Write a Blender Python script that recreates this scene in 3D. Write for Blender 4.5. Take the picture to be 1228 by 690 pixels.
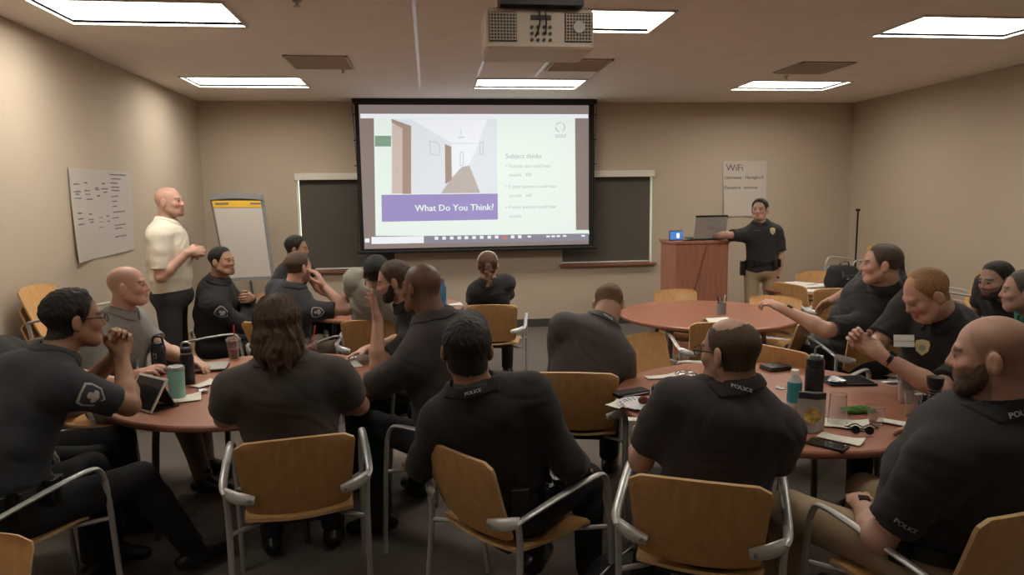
import bpy, math, random
import numpy as np
from mathutils import Matrix, Vector
for o in list(bpy.data.objects): bpy.data.objects.remove(o)
SC = bpy.context.scene; COL = SC.collection
random.seed(4); RNG = np.random.default_rng(7)
V = lambda *a: np.array(a if len(a) > 1 else a[0], dtype=float)
# ------------------------------------------------------------------ camera
FPX, YAW, PITCH, ROLL, CH = 820.0, .119, .127, -.014, 1.746
_cy, _sy, _cp, _sp = math.cos(YAW), math.sin(YAW), math.cos(PITCH), math.sin(PITCH)
_F = V(_sy*_cp, _cy*_cp, -_sp); _R = V(_cy, -_sy, 0); _U = np.cross(_R, _F)
_R, _U = _R*math.cos(ROLL)+_U*math.sin(ROLL), -_R*math.sin(ROLL)+_U*math.cos(ROLL)
CAM = V(0, 0, CH)
cd = bpy.data.cameras.new('camera'); cam = bpy.data.objects.new('camera', cd); COL.objects.link(cam)
cd.sensor_width = 36; cd.lens = FPX/1228*36; cd.clip_start = .05
M4 = Matrix([[_R[i], _U[i], -_F[i], CAM[i]] for i in range(3)]+[[0, 0, 0, 1]]); cam.matrix_world = M4
SC.camera = cam
def _ray(px, py): return _F+_R*(px-614)/FPX-_U*(py-345)/FPX
def at(px, py, z): d = _ray(px, py); return CAM+d*(z-CH)/d[2]
def aty(px, py, y): d = _ray(px, py); return CAM+d*y/d[1]
def atx(px, py, x): d = _ray(px, py); return CAM+d*x/d[0]
# ------------------------------------------------------------------ world, exposure, lamps' strength
w = bpy.data.worlds.new('World'); SC.world = w; w.use_nodes = True
w.node_tree.nodes['Background'].inputs[0].default_value = (.86, 1, .9, 1)
w.node_tree.nodes['Background'].inputs[1].default_value = 3.0
SC.view_settings.view_transform = 'Standard'; SC.view_settings.look = 'None'
SC.view_settings.gamma = 1; SC.view_settings.use_curve_mapping = False
SC.view_settings.exposure = 0.25
LAMP = 16.0; LAMP_BACK = 11.5; LAMP_REAR = 5.6; SCREEN = .68
CZ, BY, LX, RX = 3.043, 9.247, -2.86, 6.01
# ------------------------------------------------------------------ materials
def mat(name, col, rough=.6, metal=0, bump=0, bscale=200, var=0, vscale=3, emit=0, trans=0, ior=1.45, stretch=(1, 1, 1), vcol=False, sheen=0, coat=0, sss=0):
    m = bpy.data.materials.new(name); m.use_nodes = True; nt = m.node_tree; N = nt.nodes; L = nt.links
    b = N['Principled BSDF']; b.inputs['Base Color'].default_value = (*col, 1)
    b.inputs['Roughness'].default_value = rough; b.inputs['Metallic'].default_value = metal
    b.inputs['IOR'].default_value = ior; b.inputs['Transmission Weight'].default_value = trans
    b.inputs['Coat Weight'].default_value = coat; b.inputs['Sheen Weight'].default_value = sheen
    if sss: b.inputs['Subsurface Weight'].default_value = sss; b.inputs['Subsurface Radius'].default_value = (.02, .008, .004); b.inputs['Subsurface Scale'].default_value = .5
    if emit: b.inputs['Emission Color'].default_value = (*col, 1); b.inputs['Emission Strength'].default_value = emit
    tc = N.new('ShaderNodeTexCoord'); mp = N.new('ShaderNodeMapping'); L.new(tc.outputs['Object'], mp.inputs[0]); mp.inputs['Scale'].default_value = stretch
    src = None
    if vcol:
        a = N.new('ShaderNodeAttribute'); a.attribute_name = 'Col'; src = a.outputs['Color']
    if var:
        n = N.new('ShaderNodeTexNoise'); n.inputs['Scale'].default_value = vscale; n.inputs['Detail'].default_value = 5; L.new(mp.outputs[0], n.inputs['Vector'])
        r = N.new('ShaderNodeMapRange'); r.inputs[3].default_value = 1-var; r.inputs[4].default_value = 1+var; r.inputs[1].default_value = .3; r.inputs[2].default_value = .7
        L.new(n.outputs['Fac'], r.inputs[0])
        x = N.new('ShaderNodeMix'); x.data_type = 'RGBA'; x.blend_type = 'MULTIPLY'; x.inputs[0].default_value = 1
        if src: L.new(src, x.inputs[6])
        else: x.inputs[6].default_value = (*col, 1)
        L.new(r.outputs[0], x.inputs[7]); src = x.outputs[2]
    if src: L.new(src, b.inputs['Base Color'])
    if bump:
        n = N.new('ShaderNodeTexNoise'); n.inputs['Scale'].default_value = bscale; n.inputs['Detail'].default_value = 3; L.new(mp.outputs[0], n.inputs['Vector'])
        bp = N.new('ShaderNodeBump'); bp.inputs['Strength'].default_value = bump; bp.inputs['Distance'].default_value = .004
        L.new(n.outputs['Fac'], bp.inputs['Height']); L.new(bp.outputs[0], b.inputs['Normal'])
    return m
M = {}
M['wall'] = mat('wall_paint', (.50, .41, .315), .85, bump=.12, bscale=160, var=.03, vscale=.8)
M['ceiling'] = mat('ceiling_tile', (.36, .31, .27), .9, bump=.2, bscale=90, var=.03, vscale=5)
M['carpet'] = mat('carpet', (.135, .110, .092), .95, bump=.6, bscale=220, var=.18, vscale=60)
M['base'] = mat('baseboard_rubber', (.06, .055, .052), .6)
M['wood'] = mat('beech_plywood', (.56, .31, .12), .42, var=.10, vscale=3, stretch=(14, 14, 1.2), coat=.15)
M['edge'] = mat('plywood_edge', (.62, .40, .20), .5, var=.1, vscale=30)
M['silver'] = mat('silver_paint', (.50, .49, .47), .38, metal=.45)
M['steel'] = mat('brushed_steel', (.42, .41, .40), .35, metal=.8)
M['cherry'] = mat('cherry_laminate', (.34, .138, .085), .36, var=.08, vscale=4, stretch=(10, 1, 1), coat=.1)
M['cherry_edge'] = mat('cherry_edge', (.25, .095, .060), .45)
M['black'] = mat('black_plastic', (.012, .012, .013), .4)
M['blackm'] = mat('black_matte', (.018, .017, .017), .8, bump=.2)
M['greyp'] = mat('grey_plastic', (.20, .20, .20), .5)
M['cream'] = mat('cream_plastic', (.78, .66, .54), .5)
M['grille'] = mat('grille', (.10, .09, .08), .6)
M['white'] = mat('white_paper', (.74, .71, .66), .8)
M['offwhite'] = mat('chart_paper', (.50, .45, .41), .8)
M['napkin'] = mat('napkin_paper', (.75, .71, .62), .9, bump=.5, bscale=300)
M['frame'] = mat('frame_white', (.70, .66, .58), .55)
M['fabric'] = mat('shade_fabric', (.10, .085, .068), .9, bump=.2, bscale=400)
M['glass'] = mat('window_glass', (.95, 1, .97), .02, trans=1, ior=1.05)
M['clear'] = mat('clear_plastic', (.92, .92, .91), .07, trans=.965, ior=1.36)
M['red'] = mat('red_straw', (.60, .04, .04), .4)
M['teal'] = mat('teal_tumbler', (.24, .47, .40), .4)
M['yellow'] = mat('yellow_band', (.70, .42, .03), .7)
M['lamp'] = mat('lamp_diffuser', (1.0, .97, .88), .5, emit=LAMP)
M['tea'] = mat('iced_tea', (.30, .09, .03), .15, trans=.5)
M['coffee'] = mat('coffee_sleeve', (.55, .30, .14), .8)
M['blue'] = mat('blue_can', (.03, .09, .28), .3, metal=.5)
M['bluebottle'] = mat('blue_bottle', (.05, .14, .24), .35, metal=.3)
M['green'] = mat('green_pack', (.045, .14, .02), .35)
M['foil'] = mat('silver_foil', (.55, .56, .58), .25, metal=.85, bump=.8, bscale=60)
M['muffin'] = mat('muffin', (.16, .04, .02), .9, bump=.8, bscale=80)
M['screenfab'] = mat('screen_border', (.012, .012, .012), .85)
M['gold'] = mat('badge_gold', (.62, .50, .25), .4, metal=.3)
M['silverthread'] = mat('silver_thread', (.55, .56, .58), .7)
M['navy'] = mat('navy_knit', (.030, .032, .038), .88, bump=.5, bscale=500, sheen=.08)
M['blackcloth'] = mat('black_knit', (.023, .021, .021), .88, bump=.5, bscale=500, sheen=.06)
M['charcoal'] = mat('charcoal_knit', (.075, .062, .058), .9, bump=.5, bscale=500, sheen=.08)
M['brownblack'] = mat('faded_black_knit', (.042, .033, .033), .9, bump=.5, bscale=500, sheen=.08)
M['greycloth'] = mat('grey_jersey', (.20, .185, .165), .9, bump=.5, bscale=400)
M['stonecloth'] = mat('stone_tee', (.30, .28, .24), .9, bump=.5, bscale=400)
M['whitecloth'] = mat('ivory_cotton', (.72, .66, .54), .85, bump=.4, bscale=300)
M['tealcloth'] = mat('green_jersey', (.03, .16, .13), .85, bump=.4, bscale=300)
M['khaki'] = mat('khaki_twill', (.36, .265, .165), .9, bump=.5, bscale=500, var=.08, vscale=8)
M['darkpants'] = mat('dark_trousers', (.016, .016, .018), .9, bump=.5, bscale=400)
M['denim'] = mat('black_denim', (.035, .033, .034), .9, bump=.5, bscale=400)
M['tan'] = mat('tan_trousers', (.17, .135, .09), .9, bump=.4, bscale=400)
M['leather'] = mat('black_leather', (.014, .013, .012), .35)
M['skin'] = mat('skin', (.5, .3, .2), .5, vcol=True, sss=.12, bump=.12, bscale=350)
M['lens'] = mat('dark_glass', (.02, .02, .02), .08)
M['papergreen'] = mat('green_slide_tag', (.10, .26, .12), .8)
M['bagpic'] = mat('snack_picture', (.50, .34, .09), .5, var=.8, vscale=30)
M['chartfaint'] = mat('faint_chart_paper', (.56, .49, .43), .85)
M['housing'] = mat('light_housing', (.75, .73, .66), .6)
def hairmat(name, c, s=(60, 60, 12)): return mat(name, c, .6, bump=1.0, bscale=9, stretch=s, var=.45, vscale=6)
M['h_auburn'] = hairmat('auburn_hair', (.085, .036, .019)); M['h_dark'] = hairmat('dark_hair', (.012, .009, .007)); M['h_brown'] = hairmat('brown_hair', (.080, .043, .024))
M['h_mid'] = hairmat('mid_brown_hair', (.085, .050, .028)); M['h_red'] = hairmat('ginger_hair', (.30, .15, .06))
M['h_grey'] = hairmat('greying_hair', (.09, .075, .06)); M['h_light'] = hairmat('light_brown_hair', (.15, .085, .04))
# ------------------------------------------------------------------ linking and tagging
def link(name, data, parent=None):
    o = bpy.data.objects.new(name, data); COL.objects.link(o)
    if parent: o.parent = parent
    return o
def tag(o, label=None, cat=None, group=None, kind=None):
    for k, v in (('label', label), ('category', cat), ('group', group), ('kind', kind)):
        if v: o[k] = v
    return o
def empty(name, loc, rz=0, **k):
    o = link(name, None); o.location = loc; o.rotation_euler = (0, 0, rz); o.empty_display_size = .1; return tag(o, **k)
def mesh_from(name, v, f, mats, smooth=True, mi=None):
    me = bpy.data.meshes.new(name); v = np.asarray(v, np.float32)
    if isinstance(f, np.ndarray):
        n = f.shape[1]; me.vertices.add(len(v)); me.vertices.foreach_set('co', v.ravel())
        me.loops.add(f.size); me.loops.foreach_set('vertex_index', f.astype(np.int32).ravel())
        me.polygons.add(len(f)); me.polygons.foreach_set('loop_start', np.arange(0, f.size, n, dtype=np.int32))
        me.polygons.foreach_set('loop_total', np.full(len(f), n, np.int32)); me.update(calc_edges=True); me.validate()
    else: me.from_pydata(v.tolist(), [], f)
    for m in (mats if isinstance(mats, (list, tuple)) else [mats]): me.materials.append(m)
    if mi is not None and len(mi) == len(me.polygons): me.polygons.foreach_set('material_index', np.asarray(mi, np.int32))
    if smooth is True: me.shade_smooth()
    elif smooth: me.shade_smooth(); me.set_sharp_from_angle(angle=smooth)
    return me
class MB:                                         # collects solids into one mesh
    def __init__(s): s.v = []; s.f = []; s.m = []; s.mi = 0
    def add(s, v, f):
        b = len(s.v); s.v += [tuple(map(float, p)) for p in v]; s.f += [tuple(i+b for i in q) for q in f]; s.m += [s.mi]*len(f); return s
    def mt(s, i): s.mi = i; return s
    def box(s, c, d, rz=0, bev=0, R=None):
        hx, hy, hz = [x/2 for x in d]; R = Matrix.Rotation(rz, 3, 'Z') if R is None else R
        b = min(bev, hx*.9, hy*.9, hz*.9)
        if b <= 0:
            P = [(x, y, z) for z in (-hz, hz) for x, y in ((-hx, -hy), (hx, -hy), (hx, hy), (-hx, hy))]
            F = [(3, 2, 1, 0), (4, 5, 6, 7), (0, 1, 5, 4), (1, 2, 6, 5), (2, 3, 7, 6), (3, 0, 4, 7)]
        else:                                     # rounded-rectangle rings
            P = []; k = 4
            def ring(z, ins):
                for cx, cy, a0 in ((hx-b, hy-b, 0), (-hx+b, hy-b, 90), (-hx+b, -hy+b, 180), (hx-b, -hy+b, 270)):
                    for i in range(k+1):
                        a = math.radians(a0+90*i/k); P.append((cx+(b-ins)*math.cos(a), cy+(b-ins)*math.sin(a), z))
            c2 = b*.3
            ring(-hz, c2); ring(-hz+c2, 0); ring(hz-c2, 0); ring(hz, c2); n = 4*(k+1)
            F = [tuple(range(n))[::-1], tuple(range(3*n, 4*n))]
            for r in range(3):
                for i in range(n): F.append((r*n+i, r*n+(i+1) % n, (r+1)*n+(i+1) % n, (r+1)*n+i))
        return s.add([V(c)+V(*(R @ Vector(p))) for p in P], F)
    def lathe(s, c, prof, n=28, R=None):
        R = R or Matrix.Identity(3); P = []; F = []
        for r, z in prof:
            for i in range(n): a = 2*math.pi*i/n; P.append((r*math.cos(a), r*math.sin(a), z))
        for k in range(len(prof)-1):
            for i in range(n): F.append((k*n+i, k*n+(i+1) % n, (k+1)*n+(i+1) % n, (k+1)*n+i))
        if prof[0][0] > 1e-4: F.append(tuple(range(n))[::-1])
        if prof[-1][0] > 1e-4: F.append(tuple(range((len(prof)-1)*n, len(prof)*n)))
        return s.add([V(c)+V(*(R @ Vector(p))) for p in P], F)
    def tube(s, pts, r, n=10, flat=1, up=None, sub=0):
        pts = [V(p) for p in pts]
        if sub:
            q = [pts[0]]
            for i in range(len(pts)-1):
                a, b, c, d = pts[max(i-1, 0)], pts[i], pts[i+1], pts[min(i+2, len(pts)-1)]
                for k in range(1, sub+1):
                    t = k/sub; q.append(.5*((2*b)+(-a+c)*t+(2*a-5*b+4*c-d)*t*t+(-a+3*b-3*c+d)*t**3))
            pts = q
        rs = r if hasattr(r, '__len__') else [r]*len(pts)
        if len(rs) != len(pts): rs = np.interp(np.linspace(0, 1, len(pts)), np.linspace(0, 1, len(rs)), rs)
        P = []; F = []; prev = V(up) if up is not None else None
        for i, p in enumerate(pts):
            t = pts[min(i+1, len(pts)-1)]-pts[max(i-1, 0)]; t = t/max(np.linalg.norm(t), 1e-9)
            if prev is None: prev = V(0, 0, 1) if abs(t[2]) < .9 else V(1, 0, 0)
            u = prev-t*(prev@t); u /= max(np.linalg.norm(u), 1e-9); w_ = np.cross(t, u); prev = u
            for k in range(n): a = 2*math.pi*k/n; P.append(p+rs[i]*(math.cos(a)*w_+math.sin(a)*u*flat))
        for k in range(len(pts)-1):
            for i in range(n): F.append((k*n+i, k*n+(i+1) % n, (k+1)*n+(i+1) % n, (k+1)*n+i))
        F += [tuple(range(n))[::-1], tuple(range((len(pts)-1)*n, len(pts)*n))]
        return s.add(P, F)
    def prism(s, poly, z0, z1, T=None):           # outline in xy extruded in z, T maps points
        n = len(poly); P = [V(x, y, z) for z in (z0, z1) for x, y in poly]
        if T: P = [T(p) for p in P]
        return s.add(P, [tuple(range(n))[::-1], tuple(range(n, 2*n))]+[(i, (i+1) % n, n+(i+1) % n, n+i) for i in range(n)])
    def ball(s, c, r, n=14):
        r = V(*r) if hasattr(r, '__len__') else V(r, r, r); P = []; F = []; m = n//2
        for j in range(m+1):
            b = math.pi*j/m
            for i in range(n): a = 2*math.pi*i/n; P.append(V(c)+r*V(math.sin(b)*math.cos(a), math.sin(b)*math.sin(a), -math.cos(b)))
        for j in range(m):
            for i in range(n): F.append((j*n+i, j*n+(i+1) % n, (j+1)*n+(i+1) % n, (j+1)*n+i))
        return s.add(P, F)
    def sheet(s, fn, nu, nv, th):                 # fn(u,v)->(point, normal): a solid sheet of thickness th
        A = []; B = []
        for j in range(nv+1):
            for i in range(nu+1):
                p, nn = fn(i/nu, j/nv); A.append(V(p)+V(nn)*th/2); B.append(V(p)-V(nn)*th/2)
        n = nu+1; F = []; o = len(A); m0 = s.mi
        for j in range(nv):
            for i in range(nu):
                a = j*n+i; F.append((a, a+1, a+n+1, a+n)); F.append((o+a, o+a+n, o+a+n+1, o+a+1))
        s.add(A+B, F); b = len(s.v)-2*o; s.mi = m0+1
        rim = [j*n for j in range(nv, 0, -1)]+[i for i in range(nu)]+[j*n+nu for j in range(nv)]+[nv*n+i for i in range(nu, 0, -1)]
        G = [(b+rim[k], b+o+rim[k], b+o+rim[(k+1) % len(rim)], b+rim[(k+1) % len(rim)]) for k in range(len(rim))]
        s.f += G; s.m += [s.mi]*len(G); s.mi = m0; return s
    def build(s, name, mats, parent=None, smooth=.7, loc=None):
        mats = mats if isinstance(mats, (list, tuple)) else [mats]
        me = mesh_from(name, s.v, s.f, [M[m] if isinstance(m, str) else m for m in mats], smooth, [min(i, len(mats)-1) for i in s.m])
        o = link(name, me, parent)
        if loc is not None: o.location = loc
        return o
def struct(name, mb, m, parent=None, smooth=.7):
    o = mb.build(name, m, parent, smooth)
    if not parent: o['kind'] = 'structure'
    return o
def dup(root, loc, rz, label, group=None):
    def cp(o, par):
        c = o.copy(); COL.objects.link(c); c.parent = par
        for ch in o.children: cp(ch, c)
        return c
    r = cp(root, None); r.location = loc; r.rotation_euler = (0, 0, rz); r['label'] = label
    if group: r['group'] = group
    return r
def text_verts(body, size, align='CENTER', ext=0.0):
    c = bpy.data.curves.new('t', 'FONT'); c.body = body; c.size = size; c.align_x = align; c.align_y = 'CENTER'; c.extrude = ext; c.resolution_u = 2
    o = bpy.data.objects.new('t', c); COL.objects.link(o); bpy.context.view_layer.update()
    me = bpy.data.meshes.new_from_object(o.evaluated_get(bpy.context.evaluated_depsgraph_get()))
    vs = [V(*v.co) for v in me.vertices]; fs = [tuple(p.vertices) for p in me.polygons]
    bpy.data.objects.remove(o); bpy.data.meshes.remove(me); return vs, fs
def text(name, body, size, m, T, parent=None, align='CENTER', bold=0):
    vs, fs = text_verts(body, size, align, .0006)
    if bold: vs2 = [v+V(bold, 0, 0) for v in vs]; n = len(vs); vs, fs = vs+vs2, fs+[tuple(i+n for i in q) for q in fs]
    return MB().add([T(v) for v in vs], fs).build(name, m, parent, smooth=False)
# ================================================================== THE ROOM
def plane_box(name, x0, x1, y0, y1, z0, z1, m):
    return struct(name, MB().box(((x0+x1)/2, (y0+y1)/2, (z0+z1)/2), (x1-x0, y1-y0, z1-z0)), m, smooth=False)
FY = -3.0
plane_box('floor', LX-.1, RX+.1, FY-.1, BY+.1, -.1, 0, 'carpet')
# ceiling with its grid of T-bars drawn by a node pattern, 24 inch tiles
cm = mat('ceiling_grid', (.84, .76, .70), .9, bump=.15, bscale=120, var=.03, vscale=4); nt = cm.node_tree; N = nt.nodes; L = nt.links
pb = N['Principled BSDF']; src = pb.inputs['Base Color'].links[0].from_socket
tc = N.new('ShaderNodeTexCoord'); sx = N.new('ShaderNodeSeparateXYZ'); L.new(tc.outputs['Object'], sx.inputs[0])
def mth(op, a, b=None, c=None):
    n = N.new('ShaderNodeMath'); n.operation = op
    for i, q in enumerate((a, b, c)):
        if q is None: continue
        if isinstance(q, (int, float)): n.inputs[i].default_value = q
        else: L.new(q, n.inputs[i])
    return n.outputs[0]
def bar(ax, ph): return mth('LESS_THAN', mth('ABSOLUTE', mth('SUBTRACT', mth('FRACT', mth('MULTIPLY_ADD', sx.outputs[ax], 1/.61, .5-ph/.61)), .5)), .0135/.61)
gx = bar('X', -.058); gy = bar('Y', 5.38)
mk = mth('MAXIMUM', gx, mth('MULTIPLY', gy, .5))
mx = N.new('ShaderNodeMix'); mx.data_type = 'RGBA'; L.new(mk, mx.inputs[0]); L.new(src, mx.inputs[6]); mx.inputs[7].default_value = (.78, .69, .63, 1); L.new(mx.outputs[2], pb.inputs['Base Color'])
L.new(mth('MULTIPLY_ADD', gx, -.62, .9), pb.inputs['Roughness'])
M['ceilgrid'] = cm
FIX = [(-2.47, 4.80), (.565, 4.80), (3.635, 4.80), (-2.47, 7.52), (.565, 7.52), (3.66, 7.52), (-2.47, 1.9), (.565, 1.9), (3.635, 1.9), (-2.47, -.9), (3.635, -.9)]
xs_ = sorted({LX-.1, RX+.1} | {v for x, y in FIX for v in (x, x+1.18)}); ys_ = sorted({FY-.1, BY+.1} | {v for x, y in FIX for v in (y, y+.6)}); cb_ = MB()
for i in range(len(xs_)-1):
    for j in range(len(ys_)-1):
        mx_, my_ = (xs_[i]+xs_[i+1])/2, (ys_[j]+ys_[j+1])/2
        if not any(x < mx_ < x+1.18 and y < my_ < y+.6 for x, y in FIX): cb_.box((mx_, my_, CZ+.01), (xs_[i+1]-xs_[i], ys_[j+1]-ys_[j], .02))
struct('ceiling', cb_, 'ceilgrid', smooth=False)
plane_box('wall_left', LX-.1, LX, FY, BY, 0, CZ, 'wall'); plane_box('wall_right', RX, RX+.1, FY, BY, 0, CZ, 'wall')
plane_box('wall_front', LX, RX, FY-.1, FY, 0, CZ, 'wall')
W1 = (aty(357, 250, BY)[0], aty(471, 250, BY)[0]); W2 = (aty(674, 250, BY)[0], aty(782, 250, BY)[0]); WZ = (.855, 2.07)
def zrange_boxes():
    mb = MB(); d = .16; yc = BY+d/2
    def b(x0, x1, z0, z1): mb.box(((x0+x1)/2, yc, (z0+z1)/2), (x1-x0, d, z1-z0))
    b(LX-.1, RX+.1, 0, WZ[0]); b(LX-.1, RX+.1, WZ[1], CZ)
    b(LX-.1, W1[0], *WZ); b(W1[1], W2[0], *WZ); b(W2[1], RX+.1, *WZ); return mb
struct('wall_back', zrange_boxes(), 'wall', smooth=False)
def base(name, c, d):
    mb = MB(); mb.box(c, d, bev=.004); struct(name, mb, 'base', smooth=False)
base('baseboard_back', ((LX+RX)/2, BY-.006, .055), (RX-LX, .012, .11))
base('baseboard_left', (LX+.006, (FY+BY)/2, .055), (.012, BY-FY, .11)); base('baseboard_right', (RX-.006, (FY+BY)/2, .055), (.012, BY-FY, .11))
for i, (x0, x1) in enumerate((W1, W2)):
    r = empty('window_%d' % (i+1), ((x0+x1)/2, BY, WZ[0]), kind='structure'); w_ = x1-x0; h_ = WZ[1]-WZ[0]
    fr = MB()
    for sx_ in (-1, 1): fr.box((sx_*(w_/2-.004), .11, h_/2), (.008, .04, h_))
    fr.box((0, .11, h_-.012), (w_, .04, .024)); fr.box((0, .11, .012), (w_, .04, .024)); fr.build('window_frame', 'frame', r)
    MB().box((0, .11, h_/2), (w_-.05, .006, h_-.05)).build('pane', 'glass', r)
    sh = MB(); s = -1 if i == 0 else 1; off = .028
    sh.box((-s*off/2, .03, h_/2), (w_-off, .003, h_-.004)); sh.build('roller_shade', 'fabric', r)
    MB().box((-s*off/2, .03, .022), (w_-off, .014, .02), bev=.005).build('shade_bottom_bar', 'frame', r)
    MB().box((0, -.018, h_+.015), (w_+.03, .075, .085), bev=.008).build('shade_valance', 'frame', r)
    MB().box((0, -.03, -.012), (w_+.10, .10, .03), bev=.008).build('window_sill', 'cherry_edge', r)
# ------------------------------------------------------------------ ceiling fixtures
M['vent'] = mat('vent_metal', (.52, .45, .40), .6); M['ventback'] = mat('vent_back', (.55, .48, .42), .8)
def fixture(x0, y0, y1, z=CZ, e='lamp'):
    t = empty('ceiling_light', ((x0+x0+1.18)/2, (y0+y1)/2, z), kind=None); w_ = 1.18; d = y1-y0
    f = MB()
    for s in (-1, 1):
        f.box((s*(w_/2+.008), 0, -.006), (.02, d+.03, .014)); f.box((0, s*(d/2+.008), -.006), (w_+.03, .02, .014))
    f.build('frame', 'frame', t)
    hs_ = MB()
    for s in (-1, 1): hs_.box((s*(w_/2+.004), 0, .045), (.008, d+.016, .09)); hs_.box((0, s*(d/2+.004), .045), (w_+.016, .008, .09))
    hs_.box((0, 0, .093), (w_+.016, d+.016, .006)).build('housing', 'housing', t)
    MB().box((0, 0, .066), (w_-.004, d-.004, .006)).build('diffuser', e, t); return t
G = 'recessed ceiling light panels'
GRX = -.058
M['lamp2'] = mat('lamp_diffuser_back', (1.0, .97, .88), .5, emit=LAMP_BACK)
for (x, y0, y1, lab) in ((-2.47, 4.80, 5.40, 'large lit ceiling panel at the upper left of the photo, near the projector row'), (.565, 4.80, 5.40, 'lit ceiling panel partly behind the hanging projector'), (3.635, 4.80, 5.40, 'large lit ceiling panel at the upper right corner')):
    tag(fixture(x, y0, y1), lab, 'ceiling light', G)
for (x, lab) in ((-2.47, 'thin lit ceiling panel over the flip chart corner'), (.565, 'thin lit ceiling panel just above the projection screen'), (3.66, 'thin lit ceiling panel near the back right corner above the officer')):
    tag(fixture(x, 7.52, 8.12, e='lamp2'), lab, 'ceiling light', G)
M['lamp3'] = mat('lamp_diffuser_rear', (1.0, .95, .84), .5, emit=LAMP_REAR)
for (x, y) in ((-2.47, 1.9), (.565, 1.9), (3.635, 1.9), (-2.47, -.9), (3.635, -.9)): tag(fixture(x, y, y+.6, e='lamp3'), 'lit ceiling panel above and behind the viewpoint', 'ceiling light', 'ceiling light panels out of the frame')
def vent(x0, y0, w_, d, lab):
    t = empty('ceiling_vent', (x0+w_/2, y0+d/2, CZ)); tag(t, lab, 'vent', 'ceiling air vents')
    f = MB().box((0, 0, -.003), (w_, d, .006)); f.build('backing', 'ventback', t)
    g = MB()
    for i in range(9): g.box((0, -d/2+.03+i*(d-.06)/8, -.012), (w_-.05, .012, .012), R=Matrix.Rotation(.6, 3, 'X'))
    g.build('slats', 'vent', t)
    k = MB()
    for s in (-1, 1): k.box((s*(w_/2-.01), 0, -.008), (.02, d, .012)); k.box((0, s*(d/2-.01), -.008), (w_, .02, .012))
    k.build('frame', 'vent', t)
vent(-1.24, 6.42, .56, .58, 'square grey ceiling vent left of the projector'); vent(3.64, 6.46, .56, .58, 'square grey ceiling vent above the back right light panel'); vent(1.2, 6.44, .56, .56, 'square grey ceiling vent beside the projector')
for (px, py, lab) in ((411, 83, 'small sprinkler head by the left ceiling vent'), (943, 91, 'small sprinkler head by the right ceiling vent'), (356, 1, 'small sprinkler head at the top edge between left light and screen')):
    p = at(px, py, CZ); m = MB().lathe((0, 0, 0), [(.03, 0), (.028, -.006), (.01, -.008), (.01, -.03), (.02, -.032), (.02, -.036), (.001, -.037)]); o = m.build('sprinkler_head', 'vent', loc=p); tag(o, lab, 'sprinkler', 'ceiling sprinkler heads')
# ------------------------------------------------------------------ projection screen
SY = 9.02
A, B, Cc, D = aty(427, 119, SY), aty(713, 120, SY), aty(714, 298, SY), aty(433, 301, SY)
xl, xr = -.89, 2.20; zt, zb = CZ-.02, 1.10
ts = empty('projection_screen', ((xl+xr)/2, SY, zb)); tag(ts, 'wide pull-down projection screen with black borders showing a slide', 'projection screen')
cxs = (xl+xr)/2; sw = xr-xl; sh_ = zt-zb
# lit area corners measured in the screen plane
il, ir = aty(433, 200, SY)[0]-cxs, aty(706, 200, SY)[0]-cxs; it, ib = aty(570, 126, SY)[2]-zb, aty(570, 296, SY)[2]-zb
MB().box((0, .004, sh_/2), (sw, .004, sh_)).build('screen_cloth', 'screenfab', ts)
MB().box((0, .0, sh_+.02-.03), (sw+.06, .10, .06), bev=.02).build('roller_case', 'blackm', ts)
MB().tube([(-sw/2-.04, 0, 0), (sw/2+.04, 0, 0)], .022).build('bottom_bar', 'blackm', ts)
tb = MB()
for s in (-1, 1):
    tb.tube([(s*(sw/2+.03), 0, .02), (s*(sw/2+.0), 0, sh_*.5), (s*(sw/2+.03), 0, sh_-.05)], .004, sub=8)
    for k in range(6): tb.box((s*(sw/2+.015), 0, .15+k*.32), (.04, .008, .012))
tb.build('tension_cord', 'blackm', ts)
def emis(name, col, e): M[name] = mat(name, col, .8, emit=e); M[name].node_tree.nodes['Principled BSDF'].inputs['Base Color'].default_value = (*[c*.22 for c in col], 1)
emis('s_taupe', (.42, .335, .31), SCREEN*.62); emis('s_white', (.86, .97, .90), SCREEN); emis('s_white2', (.92, .95, 1.0), SCREEN)
emis('s_purple', (.40, .33, .66), SCREEN*.9); emis('s_green', (.30, .46, .33), SCREEN*.8); emis('s_door', (.46, .33, .27), SCREEN*.9); emis('s_doorl', (.66, .55, .48), SCREEN)
emis('s_floor', (.60, .53, .49), SCREEN*.9); emis('s_hall', (.80, .84, .90), SCREEN); emis('s_text', (.60, .66, .62), SCREEN*.8); emis('s_bar', (.33, .32, .40), SCREEN*.8); emis('s_red', (.75, .25, .2), SCREEN*.8)
iw, ih = ir-il, it-ib
K = [0]
def sp(u, v, k=0):                                # slide coordinates: u,v in 0..1 of the lit area (v down)
    return V(il+u*iw, -.0005-k*.0006, it-v*ih)
def poly(name, m, pts, k): 
    mb = MB(); P = [sp(u, v, k) for u, v in pts]; mb.add(P+[p+V(0, .0005, 0) for p in P], [tuple(range(len(P)))[::-1], tuple(range(len(P), 2*len(P)))]+[(i, (i+1) % len(P), len(P)+(i+1) % len(P), len(P)+i) for i in range(len(P))])
    return mb.build(name, m, ts, smooth=False)
def U(x, y):                                      # crop pixel (1019x690 zoom of the screen) -> u,v
    px, py = 420+x/3.287, 100+y/3.287; p = aty(px, py, SY); return ((p[0]-cxs-il)/iw, (it-(p[2]-zb))/ih)
def pg(name, m, pts, k): return poly(name, m, [U(*p) for p in pts], k)
poly('lit_image', 's_taupe', [(0, 0), (1, 0), (1, 1), (0, 1)], 1)
pg('window_title_bar', 's_white2', [(40, 120), (938, 122), (938, 138), (40, 138)], 2)
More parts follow.
